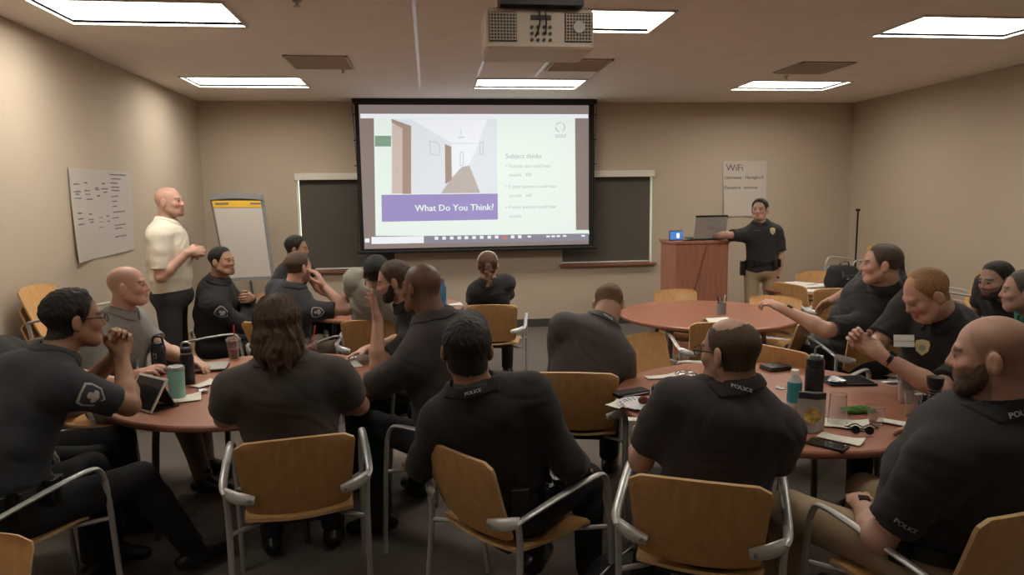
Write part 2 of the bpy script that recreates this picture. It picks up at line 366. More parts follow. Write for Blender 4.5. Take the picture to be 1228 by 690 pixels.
pg('slide_page', 's_white', [(93, 138), (886, 138), (890, 578), (940, 578), (942, 592), (940, 600), (100, 602)], 2)
pg('slide_tag', 's_green', [(97, 207), (161, 207), (161, 249), (97, 249)], 3)
pg('hallway_picture', 's_hall', [(162, 140), (578, 140), (580, 435), (162, 435)], 3)
pg('hallway_floor', 's_floor', [(400, 372), (440, 330), (470, 325), (512, 432), (358, 434)], 4)
pg('hallway_back_wall', 's_white2', [(400, 240), (505, 240), (470, 320), (440, 330), (405, 370)], 4)
pg('hallway_ceiling', 's_white2', [(240, 142), (540, 142), (505, 235), (400, 235)], 4)
pg('pictured_door', 's_doorl', [(165, 160), (206, 172), (206, 435), (165, 435)], 5)
pg('pictured_door_frame', 's_door', [(162, 140), (240, 168), (240, 436), (206, 436), (206, 178), (164, 156)], 6)
pg('pictured_far_door', 's_door', [(373, 240), (398, 250), (400, 380), (375, 398)], 5)
fr = MB()
def line(a, b, w_=2.0, k=6, mb=fr):
    a, b = V(*a), V(*b); d = (b-a)/np.linalg.norm(b-a); n = V(-d[1], d[0])*w_/2
    P = [sp(*U(*(a+n)), k), sp(*U(*(b+n)), k), sp(*U(*(b-n)), k), sp(*U(*(a-n)), k)]; mb.add(P, [(0, 1, 2, 3)])
for q in (((313, 228), (352, 238), (352, 284), (316, 280)), ((512, 236), (524, 230), (524, 278), (512, 284)), ((434, 270), (446, 272), (446, 322), (434, 326))):
    for i in range(4): line(q[i], q[(i+1) % 4])
line((437, 180), (437, 205)); line((425, 215), (450, 212), 3); line((180, 350), (202, 343), 5)
fr.build('pictured_wall_frames', 's_text', ts, smooth=False)
pg('slide_title_band', 's_purple', [(123, 440), (581, 435), (582, 537), (125, 546)], 5)
def stext(name, body, x, y, size, m, align='LEFT', bold=0, k=8):
    u, v = U(x, y); p = sp(u, v, k); return text(name, body, size, m, lambda q: V(p[0]+q[0], p[1]-q[2], p[2]+q[1]), ts, align, bold)
stext('slide_title', 'What Do You Think?', 566, 489, .118, 's_white', 'RIGHT', bold=.004)
stext('slide_heading', 'Subject thinks', 612, 288, .085, 's_text', bold=.001)
for y, a in ((327, '\u2022 Nobody else could hear'), (362, '   sounds   300'), (408, '\u2022 3 other persons could hear'), (444, '   sounds   100'), (489, '\u2022 If other persons could hear'), (524, '   sounds')): stext('slide_line', a, 612, y, .058, 's_text')
lg = MB()
for i in range(18):
    if i in (3, 4, 9, 14): continue
    a = i/18*2*math.pi; c = V(828, 173); line(c+V(math.cos(a), math.sin(a))*18, c+V(math.cos(a+.35), math.sin(a+.35))*18, 3.5, 6, lg)
lg.build('slide_logo_ring', 's_text', ts, smooth=False)
stext('slide_logo_name', 'GOLE', 829, 208, .06, 's_text', 'CENTER', bold=.002)
pg('taskbar_light', 's_white2', [(84, 606), (290, 602), (290, 630), (84, 634)], 3)
pg('taskbar', 's_bar', [(290, 602), (940, 592), (940, 620), (290, 632)], 3)
ti = MB()
for i, x in enumerate((340, 370, 400, 430, 458, 488, 518, 548, 577, 640, 668, 706, 780, 800, 820, 845, 918)):
    line((x-7, 611-i*.6), (x+7, 611-i*.6), 12 if i < 11 else 7, 5, ti)
line((58, 620), (76, 620), 16, 5, ti)
ti.build('taskbar_icons', 's_white2', ts, smooth=False)
tr_ = MB(); line((600, 608), (616, 608), 14, 5, tr_); tr_.build('taskbar_red_icon', 's_red', ts, smooth=False)
# ------------------------------------------------------------------ projector
pp = empty('projector', (.565, 3.40, 2.475)); tag(pp, 'cream ceiling projector with two fan grilles hanging on a black mount', 'projector')
b = MB().box((0, .17, .095), (.535, .34, .19), bev=.035); b.build('body', 'cream', pp)
b = MB()
for x in (-.185, .185):
    gp = MB().box((x, -.002, .10), (.135, .012, .135), bev=.008).build('grille_panel', 'grille', pp)
    b = MB()
    for k in range(9): b.box((x-.06+k*.015, -.010, .10), (.003, .004, .13))
    for k in range(9): b.box((x, -.010, .04+k*.015), (.13, .004, .003))
    b.build('grille_mesh', 'cream', gp)
MB().lathe((.185, -.014, .10), [(.001, 0), (.028, 0), (.028, .006), (.001, .006)], R=Matrix.Rotation(math.pi/2, 3, 'X')).build('fan_hub', 'frame', pp)
b = MB()
for i in range(4):
    for j in range(3): b.lathe((-.045+i*.03, -.001, .04+j*.03), [(.008, 0), (.008, .008), (.001, .008)], 10, Matrix.Rotation(math.pi/2, 3, 'X'))
b.box((0, -.003, .145), (.10, .01, .02)); b.build('socket_panel', 'grille', pp)
MB().box((0, .05, .205), (.40, .22, .03)).box((0, .08, .37), (.38, .22, .34)).build('mount', 'black', pp)
MB().tube([(.02, -.02, .06), (.02, -.03, .15), (.0, -.02, .26), (.02, 0, .40)], .004, sub=6).tube([(-.03, -.02, .05), (-.01, -.035, .12), (-.02, -.02, .26)], .004, sub=6).build('cable', 'black', pp)
MB().lathe((-.15, .345, .09), [(.05, 0), (.05, .02), (.035, .025), (.001, .02)], R=Matrix.Rotation(-math.pi/2, 3, 'X')).build('lens', 'lens', pp)
# ------------------------------------------------------------------ charts on the walls
def sheet_on(name, P4, thick, m, nrm, lab, cat, nsub=10, wav=.006):
    P4 = [V(*p) for p in P4]; nrm = V(*nrm)
    def fn(u, v): return P4[0]*(1-u)*(1-v)+P4[1]*u*(1-v)+P4[2]*u*v+P4[3]*(1-u)*v+nrm*(.012+wav*math.sin(u*7+v*3)*v+.03*v*v*v*(u < .3)*(.3-u)*3), nrm
    o = MB().sheet(fn, nsub, nsub, thick).build(name, m); 
    return tag(o, lab, cat), fn
o, fn = sheet_on('flip_chart_sheet', [aty(*p) for p in ()] or [atx(80, 201, LX), atx(154, 206, LX), atx(160, 299, LX), atx(89, 316, LX)], .001, 'offwhite', (1, 0, 0), 'white chart paper with handwritten columns taped to the left wall', 'paper sheet')
def scribble(fn, u, v, w_, h_, rng, sx_=1):
    mb = []; n = max(3, int(w_/.022)); k = 5
    pts = []
    for i in range(n*k+1):
        t = i/(n*k); pts.append((u+w_*t, v+h_*math.sin(i*1.35+rng.uniform(-.5, .5))*rng.uniform(.4, 1)))
    out = []
    for a, b in pts:
        p, nn = fn(a, b); out.append(p+nn*.0015)
    return out
M['ink'] = mat('marker_ink', (.15, .12, .14), .7); M['inkred'] = mat('red_marker_ink', (.42, .18, .17), .7)
rs = random.Random(3); a = MB(); r_ = MB()
for u, v, w_ in [(.05, .17, .08), (.05, .25, .09), (.06, .28, .06), (.05, .32, .10), (.20, .155, .05), (.20, .24, .08), (.21, .28, .07), (.22, .335, .09), (.37, .21, .05), (.37, .23, .06), (.39, .30, .05), (.48, .16, .05), (.47, .22, .11), (.5, .26, .06),
                 (.07, .48, .06), (.07, .54, .08), (.06, .6, .1), (.24, .5, .05), (.23, .56, .08), (.25, .59, .06),
                 (.62, .05, .30), (.64, .10, .17), (.63, .15, .12), (.63, .2, .15), (.64, .24, .15), (.63, .31, .12), (.63, .37, .1), (.64, .43, .07), (.64, .5, .2), (.63, .57, .1), (.65, .66, .19), (.65, .7, .13), (.64, .80, .2)]:
    a.tube(scribble(fn, u, v, w_, .009, rs), .0024, 4)
for u, v, w_ in [(.4, .55, .06), (.52, .54, .05), (.4, .6, .07), (.52, .6, .06), (.4, .66, .07)]: r_.tube(scribble(fn, u, v, w_, .009, rs), .0022, 4)
a.build('handwriting', 'ink', o); r_.build('red_handwriting', 'inkred', o)
P4 = [aty(867, 193, BY), aty(919, 193, BY), aty(918, 259, BY), aty(867, 260, BY)]
o, fn2 = sheet_on('flip_chart_sheet', P4, .001, 'chartfaint', (0, -1, 0), 'white chart paper lettered WIFI with network details on the back wall', 'paper sheet')
def ontext(fn, P4, body, size, u, v, parent, m='ink', name='handwriting', bold=.002):
    wx = P4[1][0]-P4[0][0]; hz = P4[0][2]-P4[3][2]
    def T(q): p, nn = fn(u+q[0]/wx, v-q[1]/hz); return p+nn*(.0012+q[2])
    return text(name, body, size, m, T, parent, 'LEFT', bold)
ontext(fn2, P4, 'WiFi', .13, .06, .13, o)
ontext(fn2, P4, 'Username   Hartigford', .062, .02, .30, o); ontext(fn2, P4, 'Password   internet', .062, .02, .48, o)
# ------------------------------------------------------------------ flip chart easel
te = empty('flip_chart_easel', (-2.15, 8.25, 0)); tag(te, 'flip chart easel with blank white pad and yellow header strip in back left corner', 'easel')
q0 = V(-2.15, 8.25, 0)
TL, TR, BR, BL = [p-q0 for p in (aty(250, 233, 8.42), aty(315, 233, 8.42), aty(329, 335, 8.22), aty(271, 338, 8.22))]
def ef(u, v): p = TL*(1-u)*(1-v)+TR*u*(1-v)+BR*u*v+BL*(1-u)*v; return p, V(0, -1, -.15)
MB().sheet(lambda u, v: (ef(u, v)[0]+V(0, .02, 0), V(0, -1, 0)), 1, 1, .02).build('easel_board', 'greyp', te)
fn3 = lambda u, v: (ef(.05+.9*u, .09+.87*v)[0]+V(0, -.012, 0), V(0, -1, 0))
MB().sheet(fn3, 4, 4, .012).build('paper_pad', 'offwhite', te)
MB().sheet(lambda u, v: (ef(.05+.9*u, .075+.08*v)[0]+V(0, -.02, 0), V(0, -1, 0)), 2, 1, .004).build('pad_header', 'yellow', te)
tt = MB()
for u0, u1 in ((.1, .35), (.75, .95)): tt.sheet(lambda u, v: (ef(u0+(u1-u0)*u, .10+.02*v)[0]+V(0, -.0235, 0), V(0, -1, 0)), 1, 1, .001)
tt.build('header_printing', 'ink', te)
MB().sheet(lambda u, v: (ef(.02+.96*u, -.02+.07*v+.02*(2*u-1)**2)[0]+V(0, -.015, 0), V(0, -1, 0)), 8, 1, .03).build('clamp_bar', 'greyp', te)
MB().sheet(lambda u, v: (ef(.02+.97*u, .965+.03*v)[0]+V(0, -.03, 0), V(0, -1, 0)), 1, 1, .06).build('tray', 'greyp', te)
for nm, a_, b_ in (('leg', BL, V(-.33, -.25, 0)), ('leg', BR, V(.42, -.25, 0)), ('leg', (TL+TR)/2, V(0, .55, 0))):
    MB().tube([a_, b_], .014).build(nm, 'greyp', te)
# ------------------------------------------------------------------ lectern
pl = empty('lectern', (2.995, 7.5, 0)); tag(pl, 'reddish wooden lectern cabinet carrying the open laptop', 'lectern')
pw = .615; ph = 1.27
M['cherryv'] = mat('cherry_veneer', (.36, .145, .09), .45, var=.16, vscale=4, stretch=(10, 10, .8))
MB().box((0, 0, (ph-.03)/2), (pw-.01, .50, ph-.03), bev=.004).build('cabinet', 'cherryv', pl)
MB().box((0, 0, ph-.015), (pw+.02, .53, .03), bev=.006).build('top', 'cherryv', pl)
MB().tube([(.05, -.258, ph-.03), (-.02, -.262, ph-.3), (-.12, -.262, .55), (-.1, -.262, .2)], .005, sub=5).build('hanging_cable', 'cherry_edge', pl)
tl = empty('laptop', (3.13, 7.42, ph+.001), .05); tag(tl, 'grey laptop open on the lectern with its lid toward the room', 'laptop')
MB().box((0, .10, .012), (.38, .26, .022), bev=.006).build('keyboard_base', 'black', tl)
Rl = Matrix.Rotation(math.radians(12), 3, 'X')
M['greylap'] = mat('laptop_grey', (.36, .335, .31), .5, metal=.1)
MB().box((0, -.055, .145), (.38, .014, .26), bev=.006, R=Rl).build('screen_lid', 'greylap', tl)
MB().box((0, -.082, .268), (.38, .016, .018), R=Rl).build('lid_edge', 'black', tl)
MB().add(*[[V(.05*math.cos(a*.524), -.0645-.002, .145+.018*math.sin(a*.524)) for a in range(12)], [tuple(range(12))[::-1]]]).build('lid_badge', 'steel', tl, smooth=False)
tb_ = empty('display_device', tuple(aty(808.5, 289, 7.42)*V(1, 1, 0)+V(0.02, 0, ph+.001)), .1); tag(tb_, 'small tablet with glowing blue screen on the left of lectern top', 'tablet')
M['blueglow'] = mat('blue_screen', (.08, .25, .75), .4, emit=.45); M['whiteglow'] = mat('bright_screen_patch', (.8, .92, 1), .4, emit=1.3)
MB().box((0, 0, .055), (.165, .012, .11), bev=.006).build('case', 'black', tb_); MB().box((0, -.008, .057), (.15, .004, .09)).build('screen', 'blueglow', tb_); MB().box((.02, -.0105, .055), (.03, .002, .05)).build('bright_window', 'whiteglow', tb_); MB().box((0, .03, .008), (.12, .06, .014)).build('stand', 'black', tb_)
o = MB().tube([(0, 0, .006), (.05, -.03, .006), (.12, .0, .006), (.16, -.02, .012), (.24, 0, .006)], .006, sub=5).build('cable', 'black', loc=(2.80, 7.33, ph+.001)); tag(o, 'short black cable lying on the lectern between tablet and laptop', 'cable')
o = MB().box((0, 0, .012), (.05, .08, .024), bev=.01).build('computer_mouse', 'greyp', loc=(2.86, 7.36, ph+.003)); tag(o, 'small mouse on the lectern top', 'mouse')
# thin pole stand in the right corner
px_ = aty(1029, 252, 8.3); t = empty('pole_stand', (px_[0], 8.3, 0)); tag(t, 'thin black pole stand before the back right corner', 'stand')
MB().tube([(0, 0, .05), (0, 0, px_[2])], .012).build('pole', 'black', t); MB().box((0, 0, px_[2]), (.05, .03, .03), bev=.005).build('top_clamp', 'black', t)
for a_ in (0, 2.1, 4.2): MB().tube([(0, 0, .22), (.28*math.cos(a_), .28*math.sin(a_), .01)], .010).build('leg', 'black', t)
# ================================================================== TABLES
TZ = .74
def table(c, lab, R_=.76, grp='round meeting tables'):
    t = empty('round_table', (c[0], c[1], 0)); tag(t, lab, 'table', grp)
    MB().lathe((0, 0, 0), [(R_-.012, TZ-.034), (R_-.001, TZ-.028), (R_, TZ-.006), (R_-.006, TZ), (.001, TZ)], 72).build('tabletop', 'cherry', t)
    MB().lathe((0, 0, 0), [(R_-.0, TZ-.030), (R_+.003, TZ-.026), (R_+.003, TZ-.010), (R_, TZ-.006)], 72).build('edge_band', 'cherry_edge', t)
    for k in range(4):
        a = .6+k*math.pi/2
        MB().tube([(.10*math.cos(a), .10*math.sin(a), TZ-.05), (.46*math.cos(a), .46*math.sin(a), TZ-.06), (.53*math.cos(a), .53*math.sin(a), TZ-.12), (.57*math.cos(a), .57*math.sin(a), .0)], .018, sub=5).build('leg', 'tleg', t)
    MB().tube([(.55*math.cos(x*math.pi/18), .55*math.sin(x*math.pi/18), TZ-.075) for x in range(36)]+[(.55, 0, TZ-.075)], .012, 8).build('apron_ring', 'tleg', t)
    return t
M['tleg'] = mat('table_leg_metal', (.13, .12, .115), .45, metal=.5)
T1, T2, T3, T4, T5 = (1.673, 3.181), (2.403, 5.674), (-.996, 3.927), (-.45, 6.62), (4.28, 7.05)
table(T1, 'reddish round table in the right foreground crowded with bottles and cups')
table(T2, 'nearly empty round table before the lectern with a pen cup')
table(T3, 'round table at the left with tablet, tumblers and cold drinks')
table(T4, 'round table in front of the easel and screen, mostly hidden by seated people')
table(T5, 'round table in the far right corner with papers and a bag', .60)
# near table at the very bottom left edge
table((-1.45, 1.19), 'round table whose edge just shows in the bottom left corner', .76)
# ================================================================== CHAIRS
def make_chair():
    t = empty('wooden_armchair', (0, 0, 0))
    def back(u, v):
        s = 2*u-1; hw = .205+.028*v
        r = .045; y_ = v*.385
        if y_ > .385-r: hw -= r-math.sqrt(max(r*r-(y_-.385+r)**2, 0))
        if y_ < r: hw -= r-math.sqrt(max(r*r-(y_-r)**2, 0))
        x = s*hw; z = .485+.345*v+.010*(1-s*s)*v; y = -.205-.105*v-.028*(1-s*s)+.02*(1-v)**2
        n = V(-.1*s, -1, -.28); return V(x, y, z), n/np.linalg.norm(n)
    MB().sheet(back, 16, 18, .012).build('backrest', ['wood', 'edge'], t)
    def seat(u, v):
        s = 2*u-1; y = -.225+.455*v; hw = .215+.02*v; r = .05; d = min(y+.225, .23-y)
        if d < r: hw -= r-math.sqrt(max(r*r-(r-d)**2, 0))
        z = .45+.014*s*s-.016*math.sin(v*math.pi)-(.03*((v-.82)/.18)**2 if v > .82 else 0)+(.012*((.15-v)/.15)**2 if v < .15 else 0)
        return V(s*hw, y, z), V(0, 0, 1)
    MB().sheet(seat, 14, 18, .013).build('seat', ['wood', 'edge'], t)
    MB().box((0, -.02, .425), (.30, .30, .02), bev=.004).build('seat_support', 'black', t)
    for s in (-1, 1):
        arm = MB().tube([(s*.275, -.235, .605), (s*.288, -.19, .625), (s*.29, .0, .655), (s*.29, .17, .672), (s*.288, .222, .655), (s*.286, .246, .60)], [.014, .0165, .018, .017, .015, .0135], 10, flat=.6, sub=5, up=(0, 0, 1)).build('armrest', 'silver', t)
        MB().tube([(s*.283, -.225, .612), (s*.23, -.262, .595), (s*.165, -.283, .585)], [.018, .024, .024, .016], 10, flat=.35, sub=4, up=(0, -1, .2)).build('back_bracket', 'silver', arm)
        MB().lathe((s*.185, -.292, .588), [(.008, 0), (.008, .005), (.001, .006)], 10, Matrix.Rotation(math.pi/2, 3, 'X')).build('bolt', 'steel', arm)
        MB().tube([(s*.286, .246, .60), (s*.284, .262, .44), (s*.282, .285, 0)], .0125, 8, sub=3).build('leg', 'silver', t)
        MB().tube([(s*.276, -.232, .60), (s*.272, -.222, .44), (s*.27, -.27, 0)], .0125, 8, sub=3).build('leg', 'silver', t)
        MB().tube([(s*.272, -.225, .43), (s*.13, -.08, .418), (s*.13, .08, .418), (s*.283, .262, .43)], .010, 8, sub=4).build('side_rail', 'silver', t)
    return t
chair0 = make_chair(); CH_USED = [False]; chair0['category'] = 'chair'
def chair(x, y, yaw, lab, z=0, grp='wooden armchairs with silver frames'):
    if not CH_USED[0]:
        CH_USED[0] = True; c = chair0; c.location = (x, y, z); c.rotation_euler = (0, 0, -math.radians(yaw)); c['label'] = lab; c['group'] = grp; return c
    return dup(chair0, (x, y, z), -math.radians(yaw), lab, grp)
def fac(yaw): a = math.radians(yaw); return V(math.sin(a), math.cos(a))
def chair_back(px, py, yaw, lab, z=.83, **k):     # chair whose backrest top centre stands at a picked spot
    p = at(px, py, z)[:2]+fac(yaw)*.33; return chair(p[0], p[1], yaw, lab, **k), p
# ================================================================== SMOOTH-UNION SOLIDS (surface nets)
def rot(yaw=0, pitch=0, roll=0):                  # yaw clockwise from above, pitch down positive, roll to the right positive (degrees)
    return np.array(Matrix.Rotation(-math.radians(yaw), 3, 'Z') @ Matrix.Rotation(-math.radians(pitch), 3, 'X') @ Matrix.Rotation(math.radians(roll), 3, 'Y'))
I3 = np.eye(3)
class Field:
    def __init__(s, lo, hi, h):
        s.lo = V(lo)-3*h; s.h = h; s.n = np.ceil((V(hi)+3*h-s.lo)/h).astype(int)+1; s.D = np.full(s.n, .5, np.float32)
    def sub(s, lo, hi):
        a = np.clip(np.floor((V(lo)-s.lo)/s.h).astype(int), 0, s.n); b = np.clip(np.ceil((V(hi)-s.lo)/s.h).astype(int)+1, 0, s.n)
        if (b-a).min() <= 0: return None, None
        ax = [(s.lo[i]+s.h*np.arange(a[i], b[i])).astype(np.float32) for i in range(3)]
        return (slice(a[0], b[0]), slice(a[1], b[1]), slice(a[2], b[2])), (ax[0][:, None, None], ax[1][None, :, None], ax[2][None, None, :])
    def _mix(s, sl, d, k, neg):
        D = s.D[sl]
        if neg: d = -d; hh = np.maximum(k-np.abs(D-d), 0)/max(k, 1e-6); s.D[sl] = np.maximum(D, d)+hh*hh*k*.25
        else: hh = np.maximum(k-np.abs(D-d), 0)/max(k, 1e-6); s.D[sl] = np.minimum(D, d)-hh*hh*k*.25
    def cone(s, a, b, ra, rb, k=.02, neg=False, off=0, cut=None):
        a, b = V(a), V(b); r = max(ra, rb)+off+k+.01; sl, P = s.sub(np.minimum(a, b)-r, np.maximum(a, b)+r)
        if sl is None: return s
        u = b-a; L2 = max(u@u, 1e-9); x, y, z = P[0]-a[0], P[1]-a[1], P[2]-a[2]
        t = np.clip((x*u[0]+y*u[1]+z*u[2])/L2, 0, 1)
        d = np.sqrt((x-t*u[0])**2+(y-t*u[1])**2+(z-t*u[2])**2)-(ra+(rb-ra)*t)-off
        if cut is not None:
            un = u/math.sqrt(L2); d = np.maximum(d, (x*un[0]+y*un[1]+z*un[2])-cut)
        s._mix(sl, d, k, neg); return s
    def ell(s, c, r, R=I3, k=.02, neg=False, off=0):
        c, r = V(c), V(r)+off; e = np.sqrt((R**2)@(r**2))+k+.01; sl, P = s.sub(c-e, c+e)
        if sl is None: return s
        x, y, z = P[0]-c[0], P[1]-c[1], P[2]-c[2]
        q = [(x*R[0, i]+y*R[1, i]+z*R[2, i])/r[i] for i in range(3)]
        k0 = np.sqrt(q[0]**2+q[1]**2+q[2]**2)+1e-6; k1 = np.sqrt((q[0]/r[0])**2+(q[1]/r[1])**2+(q[2]/r[2])**2)+1e-6
        s._mix(sl, k0*(k0-1)/k1, k, neg); return s
    def grid(s):
        return s.sub(s.lo, s.lo+s.h*(s.n-1))[1]
    def mesh(s):
        D = s.D; S = D < 0; n = D.shape
        cnt = np.zeros((n[0]-1, n[1]-1, n[2]-1), np.int8)
        for i in (0, 1):
            for j in (0, 1):
                for k in (0, 1): cnt += S[i:n[0]-1+i, j:n[1]-1+j, k:n[2]-1+k]
        A = np.argwhere((cnt > 0) & (cnt < 8)); idx = np.full(cnt.shape, -1, np.int32); idx[tuple(A.T)] = np.arange(len(A))
        C8 = {}
        for i in (0, 1):
            for j in (0, 1):
                for k in (0, 1): C8[i, j, k] = D[A[:, 0]+i, A[:, 1]+j, A[:, 2]+k]
        acc = np.zeros((len(A), 3)); m = np.zeros(len(A))
        for ax in range(3):
            for p in (0, 1):
                for q in (0, 1):
                    o = [p, q]; o.insert(ax, 0); e = list(o); e[ax] = 1; da, db = C8[tuple(o)], C8[tuple(e)]
                    cr = (da < 0) != (db < 0); t = np.where(cr, da/np.where(cr, da-db, 1), 0)
                    v = np.tile(V(o), (len(A), 1)); v[:, ax] = t; acc += v*cr[:, None]; m += cr
        P = (A+acc/m[:, None])*s.h+s.lo
        F = []
        for ax in range(3):
            b, c = [i for i in range(3) if i != ax]
            s0 = [slice(None)]*3; s1 = [slice(None)]*3; s0[ax] = slice(0, -1); s1[ax] = slice(1, None)
            X = S[tuple(s0)] != S[tuple(s1)]; E = np.argwhere(X); ok = (E[:, b] > 0) & (E[:, c] > 0) & (E[:, b] < n[b]-1) & (E[:, c] < n[c]-1); E = E[ok]
            ins = S[tuple(E.T)]; q = []
            for db, dc in ((-1, -1), (0, -1), (0, 0), (-1, 0)):
                G = E.copy(); G[:, b] += db; G[:, c] += dc; q.append(idx[tuple(G.T)])
            Q = np.stack(q, 1)
            if ax == 1: Q = Q[:, ::-1]
            Q[~ins] = Q[~ins][:, ::-1]; F.append(Q)
        return P, np.concatenate(F)
    def val(s, P):
        q = np.clip((np.asarray(P)-s.lo)/s.h, 0, s.n-1.001); i = np.clip(np.floor(q).astype(int), 0, s.n-2); f = q-i; r = 0
        for a in (0, 1):
            for b in (0, 1):
                for c in (0, 1):
                    w_ = (f[..., 0] if a else 1-f[..., 0])*(f[..., 1] if b else 1-f[..., 1])*(f[..., 2] if c else 1-f[..., 2]); r = r+w_*s.D[i[..., 0]+a, i[..., 1]+b, i[..., 2]+c]
        return r
    def hit(s, o, d, far=.5):                      # march from o along d to the surface
        o, d = V(o), V(d)/np.linalg.norm(d); t = 0
        for _ in range(80):
            v = float(s.val(o+d*t))
            if v < .0008: break
            t += min(max(v*.7, .0008), .012)
            if t > far: break
        return o+d*t
def wrinkle(P, amp, seed=0, f=1.0):
    x, y, z = P; r = np.random.default_rng(seed); o = 0
    for i in range(5):
        a, b, c = r.uniform(-1, 1, 3)*V(14, 14, 26)*f; o = o+np.sin(a*x+b*y+c*z+r.uniform(0, 6)+1.5*np.sin(9*x+7*z+i))/5
    return o*amp
# ================================================================== PEOPLE
SKIN = dict(light=(.46, .27, .20), pink=(.52, .295, .22), tan=(.36, .19, .115), brown=(.17, .083, .048), olive=(.40, .22, .14))
def hand(F_, W, d, n, side, sc=1.0, curl=.5, spread=0, k=.004):
    """palm, five separate fingers and a thumb off the side of the palm; side -1 left, 1 right"""
    d = V(d)/np.linalg.norm(d); n = V(n)-d*(V(n)@d); n /= np.linalg.norm(n); t = np.cross(d, n) if side > 0 else np.cross(n, d)
    R = np.stack([t, d, n], 1); F_.ell(W+d*.048*sc+n*.002, V(.041, .052, .017)*sc, R, .016); F_.cone(W-d*.02, W+d*.03*sc, .027*sc, .026*sc, .015)
    for off, ln, c0 in ((.030, .9, -.05), (.0105, 1.0, 0), (-.0095, .94, .06), (-.029, .76, .14)):
        b = W+t*off*sc+d*(.088 if abs(off) < .02 else .083)*sc; a = curl+c0; p = b
        for j, (l, r0, r1) in enumerate(((.043, .0092, .0086), (.027, .0086, .0080), (.022, .0080, .0068))):
            ang = a*(.6+.75*j); dd = math.cos(ang)*d+math.sin(ang)*n+t*off*spread*6; dd /= np.linalg.norm(dd)
            q = p+dd*l*ln*sc; F_.cone(p, q, r0*sc, r1*sc, k if j else .008); p = q
    b = W+d*.022*sc+t*.026*sc; p1 = b+(t*.62+d*.68+n*.35)*.042*sc; p2 = p1+(d*.85+t*.12+n*(.25+.5*curl))*.033*sc; p3 = p2+(d*.8-t*.1*curl+n*.55*curl)*.026*sc
    F_.cone(b, p1, .015*sc, .0115*sc, .012); F_.cone(p1, p2, .0112*sc, .0098*sc, k); F_.cone(p2, p3, .0098*sc, .008*sc, k)
def ik(S, W, l1, l2, pole):
    v = W-S; L_ = np.linalg.norm(v); mx = (l1+l2)*.995
    if L_ > mx: W = S+v/L_*mx; v = W-S; L_ = mx
    if L_ < abs(l1-l2)+.03: L_ = abs(l1-l2)+.03
    a = (l1*l1-l2*l2+L_*L_)/(2*L_); h = math.sqrt(max(l1*l1-a*a, 0)); u = v/np.linalg.norm(v); p = V(pole)-u*(V(pole)@u); p /= np.linalg.norm(p)
    return S+u*a+p*h, W
def head_shape(F_, Hc, R, s, face=True, jaw=1.0, off=0, ears=True):
    T = lambda *p: Hc+R@(V(*p)*s)
    F_.ell(T(0, -.016, .035), V(.0755, .096, .084)*s, R, .02, off=off); F_.ell(T(0, .018, -.03), V(.063*jaw, .072, .080)*s, R, .03, off=off)
    F_.cone(T(-.02*jaw, .062, -.088), T(.02*jaw, .062, -.088), .021*s, .021*s, .03, off=off)
    for q in (-1, 1): F_.cone(T(q*.050*jaw, .0, -.052), T(q*.03*jaw, .05, -.085), .024*s, .020*s, .03, off=off)
    if not face: return
    F_.cone(T(-.030, .074, .022), T(.030, .074, .022), .014*s, .014*s, .016)
    F_.cone(T(0, .083, .014), T(0, .100, -.022), .0075*s, .011*s, .014)
    for q in (-1, 1):
        F_.ell(T(q*.012, .089, -.026), V(.008, .010, .008)*s, R, .008); F_.ell(T(q*.036, .058, -.022), V(.024, .024, .022)*s, R, .02)
        F_.ell(T(q*.030, .098, .003), V(.015, .014, .011)*s, R, .012, neg=True); F_.ell(T(q*.030, .074, .004), V(.0135, .0125, .0125)*s, R, .004)
        if ears:
            Re = R@rot(q*-30); F_.ell(T(q*.083, -.012, -.004), V(.011, .021, .034)*s, Re, .006); F_.ell(T(q*.094, -.005, -.002), V(.006, .010, .018)*s, Re, .005, neg=True)
    F_.cone(T(-.017, .084, -.050), T(.017, .084, -.050), .0078*s, .0078*s, .007); F_.cone(T(-.014, .083, -.062), T(.014, .083, -.062), .0085*s, .0085*s, .006)
    F_.cone(T(-.018, .097, -.0562), T(.018, .097, -.0562), .0025*s, .0025*s, .003, neg=True)
def head_coords(P, Hc, R, s):
    q = [P[i]-Hc[i] for i in range(3)]; return [(q[0]*R[0, i]+q[1]*R[1, i]+q[2]*R[2, i])/s for i in range(3)]
def zhair(y, back, front, side=.005):
    return np.interp(y, [-.115, -.06, -.025, -.008, .012, .034, .050, .075, .10], [back, back+.002, back+.014, side+.008, side-.014, side+.026, .080+front*.5, .093+front, .104+front])
PEOPLE = {}
